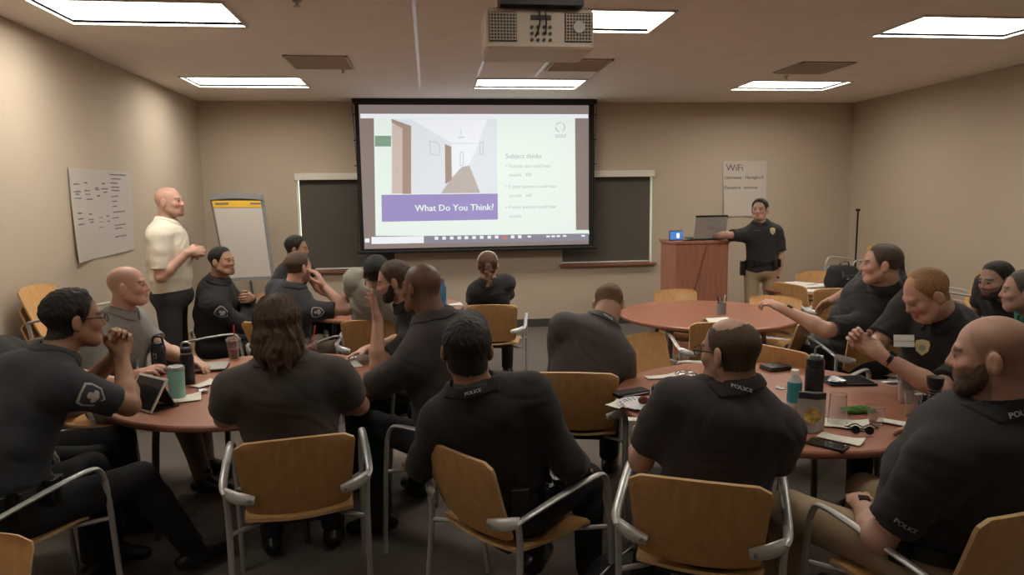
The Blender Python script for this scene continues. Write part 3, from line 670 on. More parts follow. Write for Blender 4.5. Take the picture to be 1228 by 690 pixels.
def person(label, pos, yaw, head, hyaw=0, hpitch=0, hroll=0, stand=False, s=1.0, hs=1.0, g=0, shl=.185, tw=0, skin='light',
           top='navy', sleeve=.62, bottom='darkpants', lh=None, rh=None, lpole=None, rpole=None, hair=None, beard=None, collar=True, zp=None,
           legs=None, h=.0055, curl=(.5, .5), hd=(None, None), hn=(None, None), shoes='leather', hunch=.0, clasp=False, belt=None, neckl=1.0, group=None, tuck=True, glasses=False, legson=True):
    """pos: floor point under the pelvis; head: world centre of the head; lh, rh: world wrist points"""
    root = empty('person', (pos[0], pos[1], 0), -math.radians(yaw)); tag(root, label, 'person', group); ya = math.radians(yaw)
    Rw = np.array([[math.cos(ya), -math.sin(ya), 0], [math.sin(ya), math.cos(ya), 0], [0, 0, 1]])
    loc = lambda p: Rw@(V(*p)-V(pos[0], pos[1], 0)); ld = lambda d: Rw@V(*d)
    Hc = loc(head); Rh = rot(hyaw-yaw, hpitch, hroll)
    zp = zp if zp else (.97*s if stand else .555); Pc = V(0, 0, zp)
    to = Pc+V(0, 0, .1)-Hc; to /= np.linalg.norm(to)
    Nb = Hc+Rh@V(0, -.040, -.075)*hs+to*.080*neckl
    up = Nb-Pc; Ls = np.linalg.norm(up); M1 = Pc+V(0, -.03-hunch, .55*Ls)
    B = lambda t: (1-t)**2*Pc+2*t*(1-t)*M1+t*t*Nb
    dB = lambda t: (lambda v: v/np.linalg.norm(v))(2*(1-t)*(M1-Pc)+2*t*(Nb-M1))
    def fr(t, twist=0):
        u = dB(t); f = V(math.sin(math.radians(tw*t)), math.cos(math.radians(tw*t)), 0); f = f-u*(f@u); f /= np.linalg.norm(f); return np.stack([np.cross(f, u), f, u], 1)
    Rs = fr(1.0); sc = B(1.0)-Rs[:, 2]*.120*s+Rs[:, 1]*.005; SL, SR = sc-Rs[:, 0]*shl*s, sc+Rs[:, 0]*shl*s
    l1, l2 = .295*s, .262*s
    def arm(S, Wt, side, pole, cu, hdir, hnn):
        if Wt is None: Wt = S+V(side*.04, .10, -.50)
        else: Wt = loc(Wt)
        pl_ = ld(pole) if pole is not None else V(side*.55, -.45, -.8)
        E, W = ik(S, Wt, l1, l2, pl_); d = (W-E)/np.linalg.norm(W-E)
        return E, W, (ld(hdir) if hdir is not None else d), (ld(hnn) if hnn is not None else V(-side*.3, 0, -1))
    aL = arm(SL, lh, -1, lpole, 0, hd[0], hn[0]); aR = arm(SR, rh, 1, rpole, 0, hd[1], hn[1])
    def torso(F_, off, full=True, k=.05):
        T = [(.0, (.172, .128, .11)), (.2, (.160+g*.5, .118+g*.7, .12)), (.42, (.160+g*.5, .118+g*.8, .125)), (.64, (.170+g*.4, .122+g*.4, .13)), (.82, (.168+g*.3, .115+g*.2, .10))]
        for t, r in T:
            if t < .3 and not full: continue
            F_.ell(B(t)+fr(t)[:, 1]*g*.35*(t > .1)*(t < .7), V(*r)*V(s*(shl/.185)**.5, s, s), fr(t), k, off=off)
        F_.cone(SL+Rs[:, 0]*.03, SR-Rs[:, 0]*.03, .064*s, .064*s, k, off=off)
        for S, A, sd in ((SL, aL, -1), (SR, aR, 1)):
            F_.cone(S-Rs[:, 0]*sd*.01, S+(A[0]-S)*.25, .056*s, .053*s, .05, off=off)
            F_.cone(Nb+(Hc-Nb)*.08, S-Rs[:, 0]*sd*.03*s, .050*s, .046*s, .05, off=off)
    pts = np.array([Hc, Nb, SL, SR, aL[0], aR[0], aL[1], aR[1], B(.5)]); mn, mxx = pts.min(0)-.14, pts.max(0)+.14; mn[2] = min(mn[2], B(.35)[2]-.05); mn = np.minimum(mn, B(.5)-.2); mxx = np.maximum(mxx, B(.5)+.2); mn[2] = max(mn[2], B(.3)[2]-.1, 0) if min(aL[1][2], aR[1][2]) > B(.3)[2] else mn[2]
    # ---- body: one continuous skin mesh, head, neck, trunk, arms, hands
    F_ = Field(mn-.06, mxx+.06, h)
    head_shape(F_, Hc, Rh, hs); torso(F_, -.012, False)
    F_.cone(Hc+Rh@V(0, -.030, -.040)*hs, Nb+Rs[:, 2]*-.02, .056*s*(1+g), .063*s*(1+g), .025)
    for S, (E, W, hdd, hnn), sd, cu in ((SL, aL, -1, curl[0]), (SR, aR, 1, curl[1])):
        gg = 1+g*.6; m_ = E+(W-E)*.28
        F_.cone(S, E, .050*s*gg, .041*s*gg, .03); F_.cone(E, m_, .042*s*gg, .044*s*gg, .02); F_.cone(m_, W, .044*s*gg, .0285*s, .02); hand(F_, W, hdd, hnn, sd, s*1.02, cu)
    P, Q = F_.mesh(); x, y, z = head_coords(P.T, Hc, Rh, hs); n = len(P)
    base_ = V(*SKIN[skin]); col = np.tile(np.append(base_, 1), (n, 1)); hd_ = (np.abs(x) < .1) & (z > -.125) & (y > -.13) & (y < .13) & (z < .14)
    def paint(mask, c, a=1.0): col[mask, :3] = col[mask, :3]*(1-a)+V(*c)*a
    dark = base_*.35; lip = base_*V(.88, .55, .55)
    col[:, :3] *= 1-(hd_ & (y > .02))[:, None]*np.clip(1-np.hypot(np.abs(x)-.037, z+.028)/.035, 0, 1)[:, None]*V(-.10, .22, .22)
    paint(hd_ & (np.abs(x) < .024) & (z > -.069) & (z < -.044) & (y > .078), lip, .85)
    hc_ = M['h_'+(hair or {}).get('m', 'dark')].node_tree.nodes['Principled BSDF'].inputs['Base Color'].default_value[:3]
    paint(hd_ & (np.abs(np.abs(x)-.030) < .019) & (np.abs(z-.026-(.02-np.abs(np.abs(x)-.022))*.2) < .0055) & (y > .06), V(*hc_)*1.2+.01, .8)
    ey = hd_ & (((np.abs(x)-.030)/.0135)**2+((z-.004)/.0062)**2 < 1) & (y > .070); paint(ey, base_*V(.8, .95, 1.05)); paint(ey & (np.abs(np.abs(x)-.030) < .0075), (.03, .02, .015))
    if beard and beard.get('stub'): paint(hd_ & (z < -.018-.2*np.maximum(.05-np.abs(x), 0)*0) & (y > -.005) & (z < -.02+(.06-y)*.4), V(*hc_)*1.5+.03, beard['stub'])
    if hair and (hair.get('shadow') or hair.get('t')):
        tf = 1-hair.get('topfade', 0)*np.clip((z-.05)/.04, 0, 1)*np.clip((y+.09)/.04, 0, 1); al = tf*np.clip((z-zhair(y, hair.get('back', -.06), hair.get('front', 0), hair.get('side', .005))+.022)/.03, 0, 1)*np.clip((.088-y)/.02, 0, 1)*hair.get('shadow', .85)*hd_
        near = (np.abs(x) < .090*hs) & (np.abs(x) < .081)
        col[:, :3] = col[:, :3]*(1-(al*near)[:, None])+(V(*hc_)*1.2+base_*.18)*(al*near)[:, None]
    # nails
    me = mesh_from('body', P, Q, [M['skin']]); ca = me.color_attributes.new('Col', 'FLOAT_COLOR', 'POINT'); ca.data.foreach_set('color', col.astype(np.float32).ravel()); link('body', me, root)
    # ---- hair
    def hairpart(nm, m_, t0, region, lo=(-.13, -.14, -.16), hi=(.13, .14, .16), extra=None, hh=.004, noise=.004, fs=1.0, jag=.006):
        c = [Hc+Rh@(V(a, b, cc)*hs) for a in (lo[0], hi[0]) for b in (lo[1], hi[1]) for cc in (lo[2], hi[2])]
        G = Field(np.min(c, 0), np.max(c, 0), hh); head_shape(G, Hc, Rh, hs, False); G.cone(Hc+Rh@V(0, -.030, -.040)*hs, Nb+Rs[:, 2]*-.02, .056*s*(1+g), .063*s*(1+g), .025); PP = G.grid(); X, Y, Z = head_coords(PP, Hc, Rh, hs)
        rg = region(X, Y, Z)+jag*np.sin(X*260+5*np.sin(Z*90))*np.sin(Y*230+Z*170)*.5
        tt = t0*np.clip(-rg/.05, .05, 1)*np.clip(.45+(Z+.02)/.10, .45, 1)+noise*np.sin(X*150*fs+3*np.sin(Y*70+Z*60))*np.sin(Y*120*fs+2*np.sin(X*90))*np.clip(-rg/.05, 0, 1)
        G.D = np.maximum(G.D-tt, rg).astype(np.float32)
        G.hc = (X, Y, Z)
        if extra: extra(G, lambda *p: Hc+Rh@(V(*p)*hs), Rh)
        p_, q_ = G.mesh(); return link(nm, mesh_from(nm, p_, q_, [M[m_]]), root)
    if hair and hair.get('t'):
        hb = hair.get('back', -.062); ff = hair.get('front', 0); bald = hair.get('bald')
        def reg(X, Y, Z):
            r = zhair(Y, hb, ff, hair.get('side', .005))-Z-np.abs(X)*hair.get('arch', .0)
            if bald: r = np.maximum(r, bald[3]-np.sqrt(X**2+(Y-bald[0])**2+(Z-bald[1])**2)) if len(bald) > 3 else r
            if hair.get('maxz'): r = np.maximum(r, Z-hair['maxz'](Y))
            return r*.8
        hairpart('hair', 'h_'+hair['m'], hair['t'], reg, extra=hair.get('extra'), lo=hair.get('lo', (-.13, -.14, -.16)), hi=hair.get('hi', (.13, .14, .17)), noise=hair.get('noise', .0018), hh=max(.0035, h*.7))
    if beard and beard.get('t'):
        def regb(X, Y, Z):
            r = np.maximum(Z-np.interp(Y, [-.01, .02, .05, .07, .12], [-.01, -.005, -.03, -.036, -.036]), -Y+.0+np.maximum(-Z-.06, 0)*.6)
            return np.maximum(r, -(np.sqrt((X/.024)**2+((Z+.056)/.010)**2)-1)*.012)
        hairpart('beard', 'h_'+beard['m'], beard['t'], regb, noise=.002, jag=.004, hh=max(.0035, h*.7))
    # ---- shirt
    hem = .06 if tuck else -.02
    plo = np.minimum(mn, Pc-.25); phi = np.maximum(mxx, Pc+.22); plo[2] = min(plo[2], Pc[2]-.12)
    C = Field(plo, phi, max(h, .006)*1.1); torso(C, .012)
    for S, A, sd in ((SL, aL, -1), (SR, aR, 1)):
        E, W = A[0], A[1]; gg = 1+g*.6
        if sleeve <= 1: L_ = np.linalg.norm(E-S); C.cone(S, E, .057*s*gg, .059*s*gg, .045, off=.008, cut=L_*sleeve)
        else: C.cone(S, E, .057*s*gg, .052*s*gg, .045, off=.008); C.cone(E, W, .052*s*gg, .038*s, .025, off=.006, cut=np.linalg.norm(W-E)*(sleeve-1))
    Gd = C.grid(); sd_ = int(abs(pos[0]*91+pos[1]*37))+1; C.D += (wrinkle(Gd, .010, sd_)-.0035*np.abs(np.sin(6*wrinkle(Gd, 1, sd_+3, 1.0)+4*Gd[2]))).astype(np.float32)
    X, Y, Z = [Gd[i]-Pc[i] for i in range(3)]; u0 = dB(.05); pl0 = X*u0[0]+Y*u0[1]+Z*u0[2]
    C.D = np.maximum(C.D, -(pl0+hem)).astype(np.float32)
    # neck opening
    un = (Hc-Nb); un /= np.linalg.norm(un); pn = (Gd[0]-Nb[0])*un[0]+(Gd[1]-Nb[1])*un[1]+(Gd[2]-Nb[2])*un[2]
    C.D = np.where(((Gd[0]-Nb[0])**2+(Gd[1]-Nb[1])**2+(Gd[2]-Nb[2])**2-pn**2 < (.078*s)**2) & (pn > -.01), np.maximum(C.D, pn-(.018 if collar else .040)*s), C.D).astype(np.float32)
    p_, q_ = C.mesh(); shirt = link('shirt', mesh_from('shirt', p_, q_, [M[top]]), root)
    cD = None
    if collar:
        rr = .066*s*(1+g); c0 = Nb+un*.004; K = Field(c0-.15, c0+.15, .005); Gk = K.grid(); q = [Gk[i]-Nb[i] for i in range(3)]
        pk = q[0]*un[0]+q[1]*un[1]+q[2]*un[2]; rad = np.sqrt(np.maximum(q[0]**2+q[1]**2+q[2]**2-pk**2, 0)); lat = np.abs(q[0]*Rs[0, 0]+q[1]*Rs[1, 0]+q[2]*Rs[2, 0])/rr; fw = q[0]*Rs[0, 1]+q[1]*Rs[1, 1]+q[2]*Rs[2, 1]
        PPk = np.stack(np.broadcast_arrays(Gk[0], Gk[1], Gk[2]), -1); sd = C.val(PPk.reshape(-1, 3)).reshape(PPk.shape[:3])-.006
        inside = np.all((PPk > C.lo) & (PPk < C.lo+C.h*(C.n-2)), -1); sd = np.where(inside, sd, .3)
        cyl = rad-rr-.004+pk*.10
        d_ = np.minimum(sd, cyl)-np.maximum(.012-np.abs(sd-cyl), 0)**2/.048
        band = np.abs(pk-.006-.012*np.minimum(lat, 1.1))-.026*s
        vee = .014-np.abs(q[0]*Rs[0, 0]+q[1]*Rs[1, 0]+q[2]*Rs[2, 0])-.2*(pk-.02); K.D = np.maximum(np.maximum(d_, band), np.where(fw > .03, vee, -.1)).astype(np.float32); K.D = np.maximum(K.D, rad-.105*s*(1+g)).astype(np.float32)
        p_, q_ = K.mesh(); link('collar', mesh_from('collar', p_, q_, [M[top]]), root); cD = K
    # ---- trousers and shoes
    if legson:
        if legs is None:
            legs = [((-.10*s, .0, .50*s), (-.10*s, .0, .09)), ((.10*s, .0, .50*s), (.10*s, .0, .09))] if stand else [((-.15, .40*s, .53), (-.15, .42*s, .10)), ((.15, .40*s, .53), (.15, .42*s, .10))]
        allp = np.array([p for l in legs for p in l]+[Pc]); T_ = Field(allp.min(0)-.17, allp.max(0)+.17, .011 if h > .005 else .009)
        T_.ell(Pc+V(0, 0, -.02), V(.175+g*.4, .135+g*.5, .12)*s, I3, .04); 
        if not stand: T_.ell(Pc+V(0, .03, -.05), V(.185+g*.4, .16+g*.3, .075)*s, I3, .04)
        for sd, (kn, ak) in zip((-1, 1), legs):
            kn, ak = V(*kn), V(*ak); hp = Pc+V(sd*.092*s, .02 if not stand else 0, -.035 if not stand else -.06)
            T_.cone(hp, kn, .088*s*(1+g*.8), .066*s, .04); T_.cone(kn, kn+(ak-kn)*.3, .064*s, .064*s, .03); T_.cone(kn+(ak-kn)*.3, ak, .064*s, .056*s, .02, cut=np.linalg.norm(ak-kn)*.7)
        Gt = T_.grid(); T_.D += wrinkle(Gt, .009, 5, .8).astype(np.float32); T_.D = np.maximum(T_.D, Gt[2]-(Pc[2]+.075*s)).astype(np.float32)
        p_, q_ = T_.mesh(); link('trousers', mesh_from('trousers', p_, q_, [M[bottom]]), root)
        for sd, (kn, ak) in zip((-1, 1), legs):
            kn, ak = V(*kn), V(*ak); fd = V(ak[0]-kn[0], ak[1]-kn[1], 0)*.6+V(sd*.02, .12, 0)
            fd /= np.linalg.norm(fd); z0 = ak[2]-.09; S_ = Field(ak-V(.24, .24, .14), ak+V(.24, .24, .10), .008); a = V(ak[0], ak[1], z0+.045)
            S_.cone(a-fd*.05, a+fd*.05, .040, .042, .02); S_.cone(a+fd*.03, a+fd*.155-V(0, 0, .012), .042, .034, .03); S_.cone(a, a+V(0, 0, .09), .045, .046, .03)
            Gs = S_.grid(); S_.D = np.maximum(S_.D, z0+.004-Gs[2]).astype(np.float32)
            p_, q_ = S_.mesh(); link('shoe', mesh_from('shoe', p_, q_, [M[shoes]]), root)
    if belt:
        mb = MB(); rx, ry = (.185+g*.5)*s, (.140+g*.7)*s; c0 = Pc+V(0, g*.2, .07)
        mb.tube([c0+V(rx*math.cos(a), ry*math.sin(a), 0) for a in np.linspace(0, 2*math.pi, 49)], .024, 8, flat=1.0, up=(0, 0, 1)); 
        bo = MB().sheet(lambda u, v: (c0+V(rx*math.cos(u*6.2832), ry*math.sin(u*6.2832), -.024+.048*v), V(math.cos(u*6.2832), math.sin(u*6.2832), 0)), 48, 2, .008).build('duty_belt', 'leather', root)
        for a, sz in belt:
            a = math.radians(90-a); R_ = Matrix.Rotation(a-math.pi/2, 3, 'Z'); c = c0+V((rx+sz[1]/2)*math.cos(a), (ry+sz[1]/2)*math.sin(a), sz[3] if len(sz) > 3 else 0)
            MB().box(c, sz[:3], bev=.010, R=R_).build('belt_pouch', 'leather', bo)
    if glasses:
        mb = MB(); T = lambda *p: Hc+Rh@(V(*p)*hs)
        for q in (-1, 1):
            mb.tube([T(q*.032+.023*math.cos(a), .104, .004+.017*math.sin(a)) for a in np.linspace(0, 6.283, 21)], .0022, 6)
            mb.tube([T(q*.055, .102, .012), T(q*.078, .085, .012), T(q*.084, -.002, .012), T(q*.083, -.022, -.006)], .0026, 6)
        mb.tube([T(-.009, .106, .006), T(.009, .106, .006)], .002, 6); mb.build('glasses', 'black', root)
    return dict(K=cD, root=root, shirt=shirt, F=C, B=F_, loc=loc, ld=ld, SL=SL, SR=SR, aL=aL, aR=aR, Nb=Nb, Hc=Hc, Rh=Rh, Rs=Rs, Rw=Rw, Pc=Pc, un=un, Bz=B)
def decal(pr, name, shapes, origin, direction, up, parent=None, txt=None, eps=.003):
    """flat shapes (outline, material) laid onto the cloth along a direction (person-local coordinates)"""
    d = V(*direction); d /= np.linalg.norm(d); u = V(*up)-d*(V(*up)@d); u /= np.linalg.norm(u); r = np.cross(d, u); par = parent or pr['shirt']; out = None
    for i, (pts, m, nm) in enumerate(shapes):
        n = len(pts); c = sum(V(*p) for p in pts)/n; L3 = []
        for f in (0, .5, 1):
            for p in pts: q = c+(V(*p)-c)*f; L3.append(pr['F'].hit(V(*origin)+r*q[0]+u*q[1], d)-d*(eps+i*.0015))
        F3 = []
        for k in (0, 1): F3 += [(k*n+j, k*n+(j+1) % n, (k+1)*n+(j+1) % n, (k+1)*n+j) for j in range(n)]
        o = MB().add(L3, F3).build(nm, m, out or par, smooth=True); out = out or o
    if txt:
        body, size, m, ox, oy = txt
        T = lambda q: pr['F'].hit(V(*origin)+r*(q[0]+ox)+u*(q[1]+oy), d)-d*(eps+.0035)
        out2 = text('lettering', body, size, m, T, out or par, bold=.0012)
    return out
def ellipse(a, b, n=16): return [(a*math.cos(2*math.pi*i/n), b*math.sin(2*math.pi*i/n)) for i in range(n)]
SHIELD = [(-.036, .044), (0, .052), (.036, .044), (.042, .018), (.034, -.024), (0, -.052), (-.034, -.024), (-.042, .018)]
def shield(k): return [(x*k, y*k) for x, y in SHIELD]
M['patchlight'] = mat('patch_border', (.50, .47, .44), .8); M['patchdark'] = mat('patch_field', (.05, .05, .07), .8)
def patch(pr, side, k=1.0, dr=None):
    S, A = (pr['SR'], pr['aR']) if side > 0 else (pr['SL'], pr['aL']); ax = A[0]-S; ax /= np.linalg.norm(ax)
    out = dr if dr is not None else pr['Rs'][:, 0]*side; out = out-ax*(out@ax); out /= np.linalg.norm(out); c = S+(A[0]-S)*.28
    decal(pr, 'patch', [(shield(k), 'patchlight', 'sleeve_patch'), (shield(k*.84), 'patchdark', 'patch_field'), ([(x, y*.5-.010) for x, y in shield(k*.55)], 'patchlight', 'patch_band'), ([(x, y+.016) for x, y in ellipse(.012*k, .012*k, 10)], 'patchlight', 'patch_star')], c+out*.16, -out, -ax)
def collar_text(pr, body='POLICE', size=.026, ang=0, m='silverthread', up=.002):
    """embroidered word on the collar, curved round the neck; ang degrees from the nape"""
    un, Rs, Nb, K = pr['un'], pr['Rs'], pr['Nb'], pr['K']; Rn = np.stack([Rs[:, 0], np.cross(un, Rs[:, 0]), un], 1)
    def T(q):
        a = math.radians(-90+ang)+q[0]/.085; d = Rn@V(math.cos(a), math.sin(a), 0); o = Nb+un*(up+q[1])+d*.13
        t = 0
        for _ in range(60):
            v = float(K.val(o-d*t))
            if v < .0008: break
            t += max(v*.7, .0008)
            if t > .1: t = .035; break
        return o-d*t+d*(.003+q[2])
    return text('collar_lettering', body, size, m, T, pr['root'], bold=.0012)
def from_view(pr, px, py, depth):
    """a point before the cloth seen at a picked spot, with the direction into it, person-local"""
    r = _ray(px, py); return pr['loc'](CAM+r*depth), pr['ld'](r), V(0, 0, 1)
def chest(pr, x, dz, fwd=.27):
    """a point just before the chest and the direction into it, person-local"""
    Rs = pr['Rs']; c = (pr['SL']+pr['SR'])/2; return c+Rs[:, 0]*x-Rs[:, 2]*dz+Rs[:, 1]*fwd, -Rs[:, 1], Rs[:, 2]
def watch(pr, side, m='black'):
    A = pr['aR'] if side > 0 else pr['aL']; E, W = A[0], A[1]; d = (W-E)/np.linalg.norm(W-E); c = W-d*.03; mb = MB()
    a0 = V(0, 0, 1)-d*d[2]; a0 /= np.linalg.norm(a0); b0 = np.cross(d, a0)
    mb.sheet(lambda u, v: (c+d*(v-.5)*.020+(a0*math.cos(u*6.2832)+b0*math.sin(u*6.2832))*.0335, a0*math.cos(u*6.2832)+b0*math.sin(u*6.2832)), 24, 1, .004)
    o = mb.build('wrist_watch', m, pr['root']); R_ = Matrix([[b0[i], d[i], a0[i]] for i in range(3)])
    MB().box(c+a0*.036, (.036, .038, .010), bev=.006, R=R_).build('watch_face', 'lens', o)
# ================================================================== WHO SITS WHERE
def L2W(pos, yaw, p): f = fac(yaw); r = V(f[1], -f[0]); return V(pos[0]+r[0]*p[0]+f[0]*p[1], pos[1]+r[1]*p[0]+f[1]*p[1], p[2])
def up3(p, z): return V(p[0], p[1], z)
OFF = 'police officers in dark polos'
# --- foreground man in the middle, seen from behind
chair_back(537, 543, 55, 'wooden armchair turned sideways under the man in the black jacket, centre foreground', z=.82)
p = person('person from behind in long-sleeved black top with lettered collar, centre foreground', (.27, 2.60), 42, at(560, 421, 1.20), hyaw=2, hpitch=6, s=1.02, tw=-26, skin='tan', top='blackcloth', sleeve=1.93,
           lh=V(.0, 2.98, .70), rh=V(.60, 2.68, .64), lpole=(-.5, -.4, -1), rpole=(.4, -.6, -1), hair=dict(m='dark', t=.016, back=-.085, front=0), h=.005, g=.03,
           belt=[(100, (.05, .04, .10)), (135, (.07, .045, .13)), (70, (.05, .04, .09))], curl=(.8, .8))
collar_text(p, 'POLICE', .018, 14)
# --- man with glasses and POLICE collar
chair_back(837, 583, 25, 'wooden armchair of the balding man with glasses, bottom centre-right foreground', z=.82)
p = person('balding person with glasses seen from behind, faded black polo with lettered collar', (.99, 2.27), 14, at(874, 423, 1.215), hyaw=-32, hpitch=4, s=1.0, skin='pink', top='brownblack', sleeve=.75,
           lh=V(.84, 2.62, .79), rh=V(1.28, 2.62, .79), lpole=(-.5, -.3, -1), rpole=(.3, -.4, -1), neckl=.6, hair=dict(m='mid', t=.005, back=-.07, noise=.0008, bald=(-.01, .10, 0, .058), shadow=.8, topfade=.65), beard=dict(stub=.35), glasses=True, h=.005, g=.05, shl=.195)
collar_text(p, 'POLICE', .020, -6)
# --- big bearded man, right foreground
pb_ = at(1190, 617, .82); chair(1.66, 2.01, -14, 'wooden armchair in the bottom right corner under the big bearded man')
p = person('person with shaved head and full beard in black polo and khaki trousers, right foreground', (1.72, 1.98), -22, at(1187, 428, 1.25), hyaw=-48, hpitch=4, s=1.10, hs=1.06, g=.09, shl=.20, skin='pink', top='blackcloth', sleeve=.80, bottom='khaki',
           lh=at(1034, 606, .64), rh=up3((2.0, 2.4), .78), lpole=(-.9, -.7, -.9), hair=dict(m='mid', shadow=.55, topfade=.5), beard=dict(m='brown', t=.016, stub=.6), h=.0055,
           legs=[((-.20, .50, .54), (-.24, .50, .10)), ((.22, .46, .54), (.22, .5, .10))], belt=[(270, (.06, .04, .09)), (300, (.05, .04, .08))])
S, A = p['SL'], p['aL']; ax = (A[0]-S)/np.linalg.norm(A[0]-S); o_ = p['ld']((-.35, -1, .1)); o_ = o_-ax*(o_@ax); o_ /= np.linalg.norm(o_)
decal(p, 'sleeve_word', [], S+(A[0]-S)*.66+o_*.16, -o_, -ax, txt=('POLICE', .022, 'silverthread', 0, 0))
collar_text(p, 'POLICE', .022, -30)
watch(p, -1)
# --- long-haired man at the left table
chair_back(354, 531, -10, 'wooden armchair squarely seen from behind under the long-haired person', z=.82)
def longhair(G, T, R):
    X, Y, Z = G.hc; G.ell(T(0, -.05, -.06), (.080, .062, .10), R, .01); G.ell(T(0, -.045, -.12), (.070, .050, .055), R, .01)
    for i in range(26):
        a = -2.55+5.1*i/25-math.pi/2; x, y = .080*math.cos(a), -.01+.092*math.sin(a)
        if y > .045: continue
        ph = .014*math.sin(i*2.7); pts = [T(x*.98, y, .03+ph), T(x*1.06, y*1.04-.006, -.04+ph), T(x*1.03+.006*math.sin(i*2.1), y*1.02-.012, -.10+ph*1.5), T(x*.92+.01*math.sin(i*3.7), y*.92-.018, -.160-.016*math.sin(i*1.9))]
        for j, (r0, r1) in enumerate(((.010, .016), (.016, .017), (.017, .009))): G.cone(pts[j], pts[j+1], r0, r1, .012)
    A_ = np.arctan2(X, -Y); G.D += (.0022*np.sin(A_*34+3*np.sin(Z*38)+2*np.sin(A_*5+Z*20))+.003*np.sin(A_*11+2.5*np.sin(Z*30+A_*3))).astype(np.float32)
p = person('person with long wavy brown hair seen from behind in dark polo, arms on the table', (-.62, 2.97), -8, at(333, 392, 1.25), hyaw=-14, hpitch=8, s=1.02, hs=.95, skin='light', top='charcoal', sleeve=.62, g=.03, shl=.20,
           lh=V(-.74, 3.25, .785), rh=V(-.54, 3.29, .785), lpole=(-1, -.05, -.45), rpole=(1, -.05, -.45), hair=dict(m='brown', t=.024, back=-.12, side=-.03, extra=longhair, lo=(-.15, -.17, -.20), hi=(.15, .14, .17)), h=.0055)
# --- man with glasses, hands clasped at chin, left foreground
chair(-1.75, 2.85, 28, 'wooden armchair in the lower left corner, under the man in glasses')
p = person('person with glasses and dark hair in navy shirt with patch, hands clasped at chin', (-1.74, 2.84), 36, at(91, 384, 1.26), hyaw=54, hpitch=2, s=1.05, hs=1.05, g=.03, shl=.195, skin='tan', top='navy', sleeve=.74,
           lh=V(-1.46, 3.33, 1.06), rh=V(-1.42, 3.27, 1.05), lpole=(-.4, .3, -1), rpole=(.75, -.1, -1), hd=((.30, -.15, .8), (.05, .3, .85)), hn=((.3, -1, 0), (-.7, .5, 0)), curl=(1.0, 1.0), hair=dict(m='dark', t=.018, back=-.07, front=-.004, noise=.003), glasses=True, h=.005,
           legs=[((-.12, .42, .54), (-.12, .40, .10)), ((.20, .46, .54), (.24, .66, .12))], belt=[(60, (.05, .04, .10)), (95, (.06, .05, .14, -.02)), (120, (.05, .04, .09)), (40, (.04, .035, .07))])
patch(p, 1, 1.15, p['ld']((.6, -.8, .1)))
# --- laughing bald man in grey polo
chair(-1.96, 4.40, 98, 'wooden armchair under the laughing bald man in grey, by the left wall')
p = person('person with shaved head laughing in a grey polo shirt, seated at the left wall side', (-1.96, 4.39), 96, at(155, 344, 1.26), hyaw=84, hpitch=-3, s=1.03, hs=1.05, g=.04, shl=.195, skin='pink', top='greycloth', sleeve=.72, bottom='tan', collar=True,
           lh=V(-1.46, 4.30, .80), rh=V(-1.66, 3.98, .80), rpole=(.1, -.5, -1), hair=dict(m='light', shadow=.06), h=.0055, legs=[((-.14, .44, .54), (-.14, .46, .10)), ((.14, .46, .54), (.16, .58, .10))])
# --- arm and shoulder at the left picture edge
chair(-2.03, 3.50, 80, 'wooden armchair at the left picture edge behind the man in glasses')
p = person('person cut off by the left picture edge, dark shoulder with white name tag', (-2.03, 3.50), 84, V(-2.16, 3.47, 1.26), hyaw=78, s=1.0, skin='light', top='blackcloth', hair=dict(m='brown', t=.016), h=.007, lh=V(-1.66, 3.80, .80), rh=V(-1.72, 3.36, .78))
decal(p, 'name_tag', [([(-.045, -.028), (.045, -.028), (.045, .028), (-.045, .028)], 'white', 'name_tag')], *from_view(p, 4, 436, 3.3))
# --- bald man in dark polo between the tables
chair(.12, 3.40, -62, 'wooden armchair under the shaven-headed man in the dark polo, centre')
p = person('person with shaved head in faded black polo seen from behind, turned to left table', (.10, 3.42), -44, at(505, 346, 1.31), hyaw=-48, hpitch=4, s=1.12, hs=1.06, g=.05, shl=.20, skin='brown', top='brownblack', sleeve=.78,
           lh=at(444, 452, .80), rh=V(-.22, 3.86, .79), lpole=(-.7, -.9, -.6), rpole=(.8, .6, -.7), hair=dict(m='dark', shadow=.25), h=.0055,
           legs=[((-.16, .46, .55), (-.22, .34, .10)), ((.18, .44, .55), (.2, .5, .1))])
# --- bearded man behind him, gesturing
chair(-.02, 4.32, -95, 'wooden armchair under the bearded man who gestures, behind the shaven-headed man')
p = person('person with brown hair and dark beard in profile, raising his hand', (-.05, 4.30), -98, at(472, 338, 1.27), hyaw=-88, hpitch=14, s=1.03, skin='pink', top='blackcloth', sleeve=.7,
           lh=at(453, 384, 1.06), rh=V(-.42, 4.40, .80), lpole=(.1, -.3, -1), hd=((-.15, -.1, 1), None), hn=((-1, .3, 0), None), curl=(.25, .5), hair=dict(m='mid', t=.012, back=-.06, front=.0, bald=(.09, .06, 0, .045)), beard=dict(m='dark', t=.012, stub=.6), h=.0055)
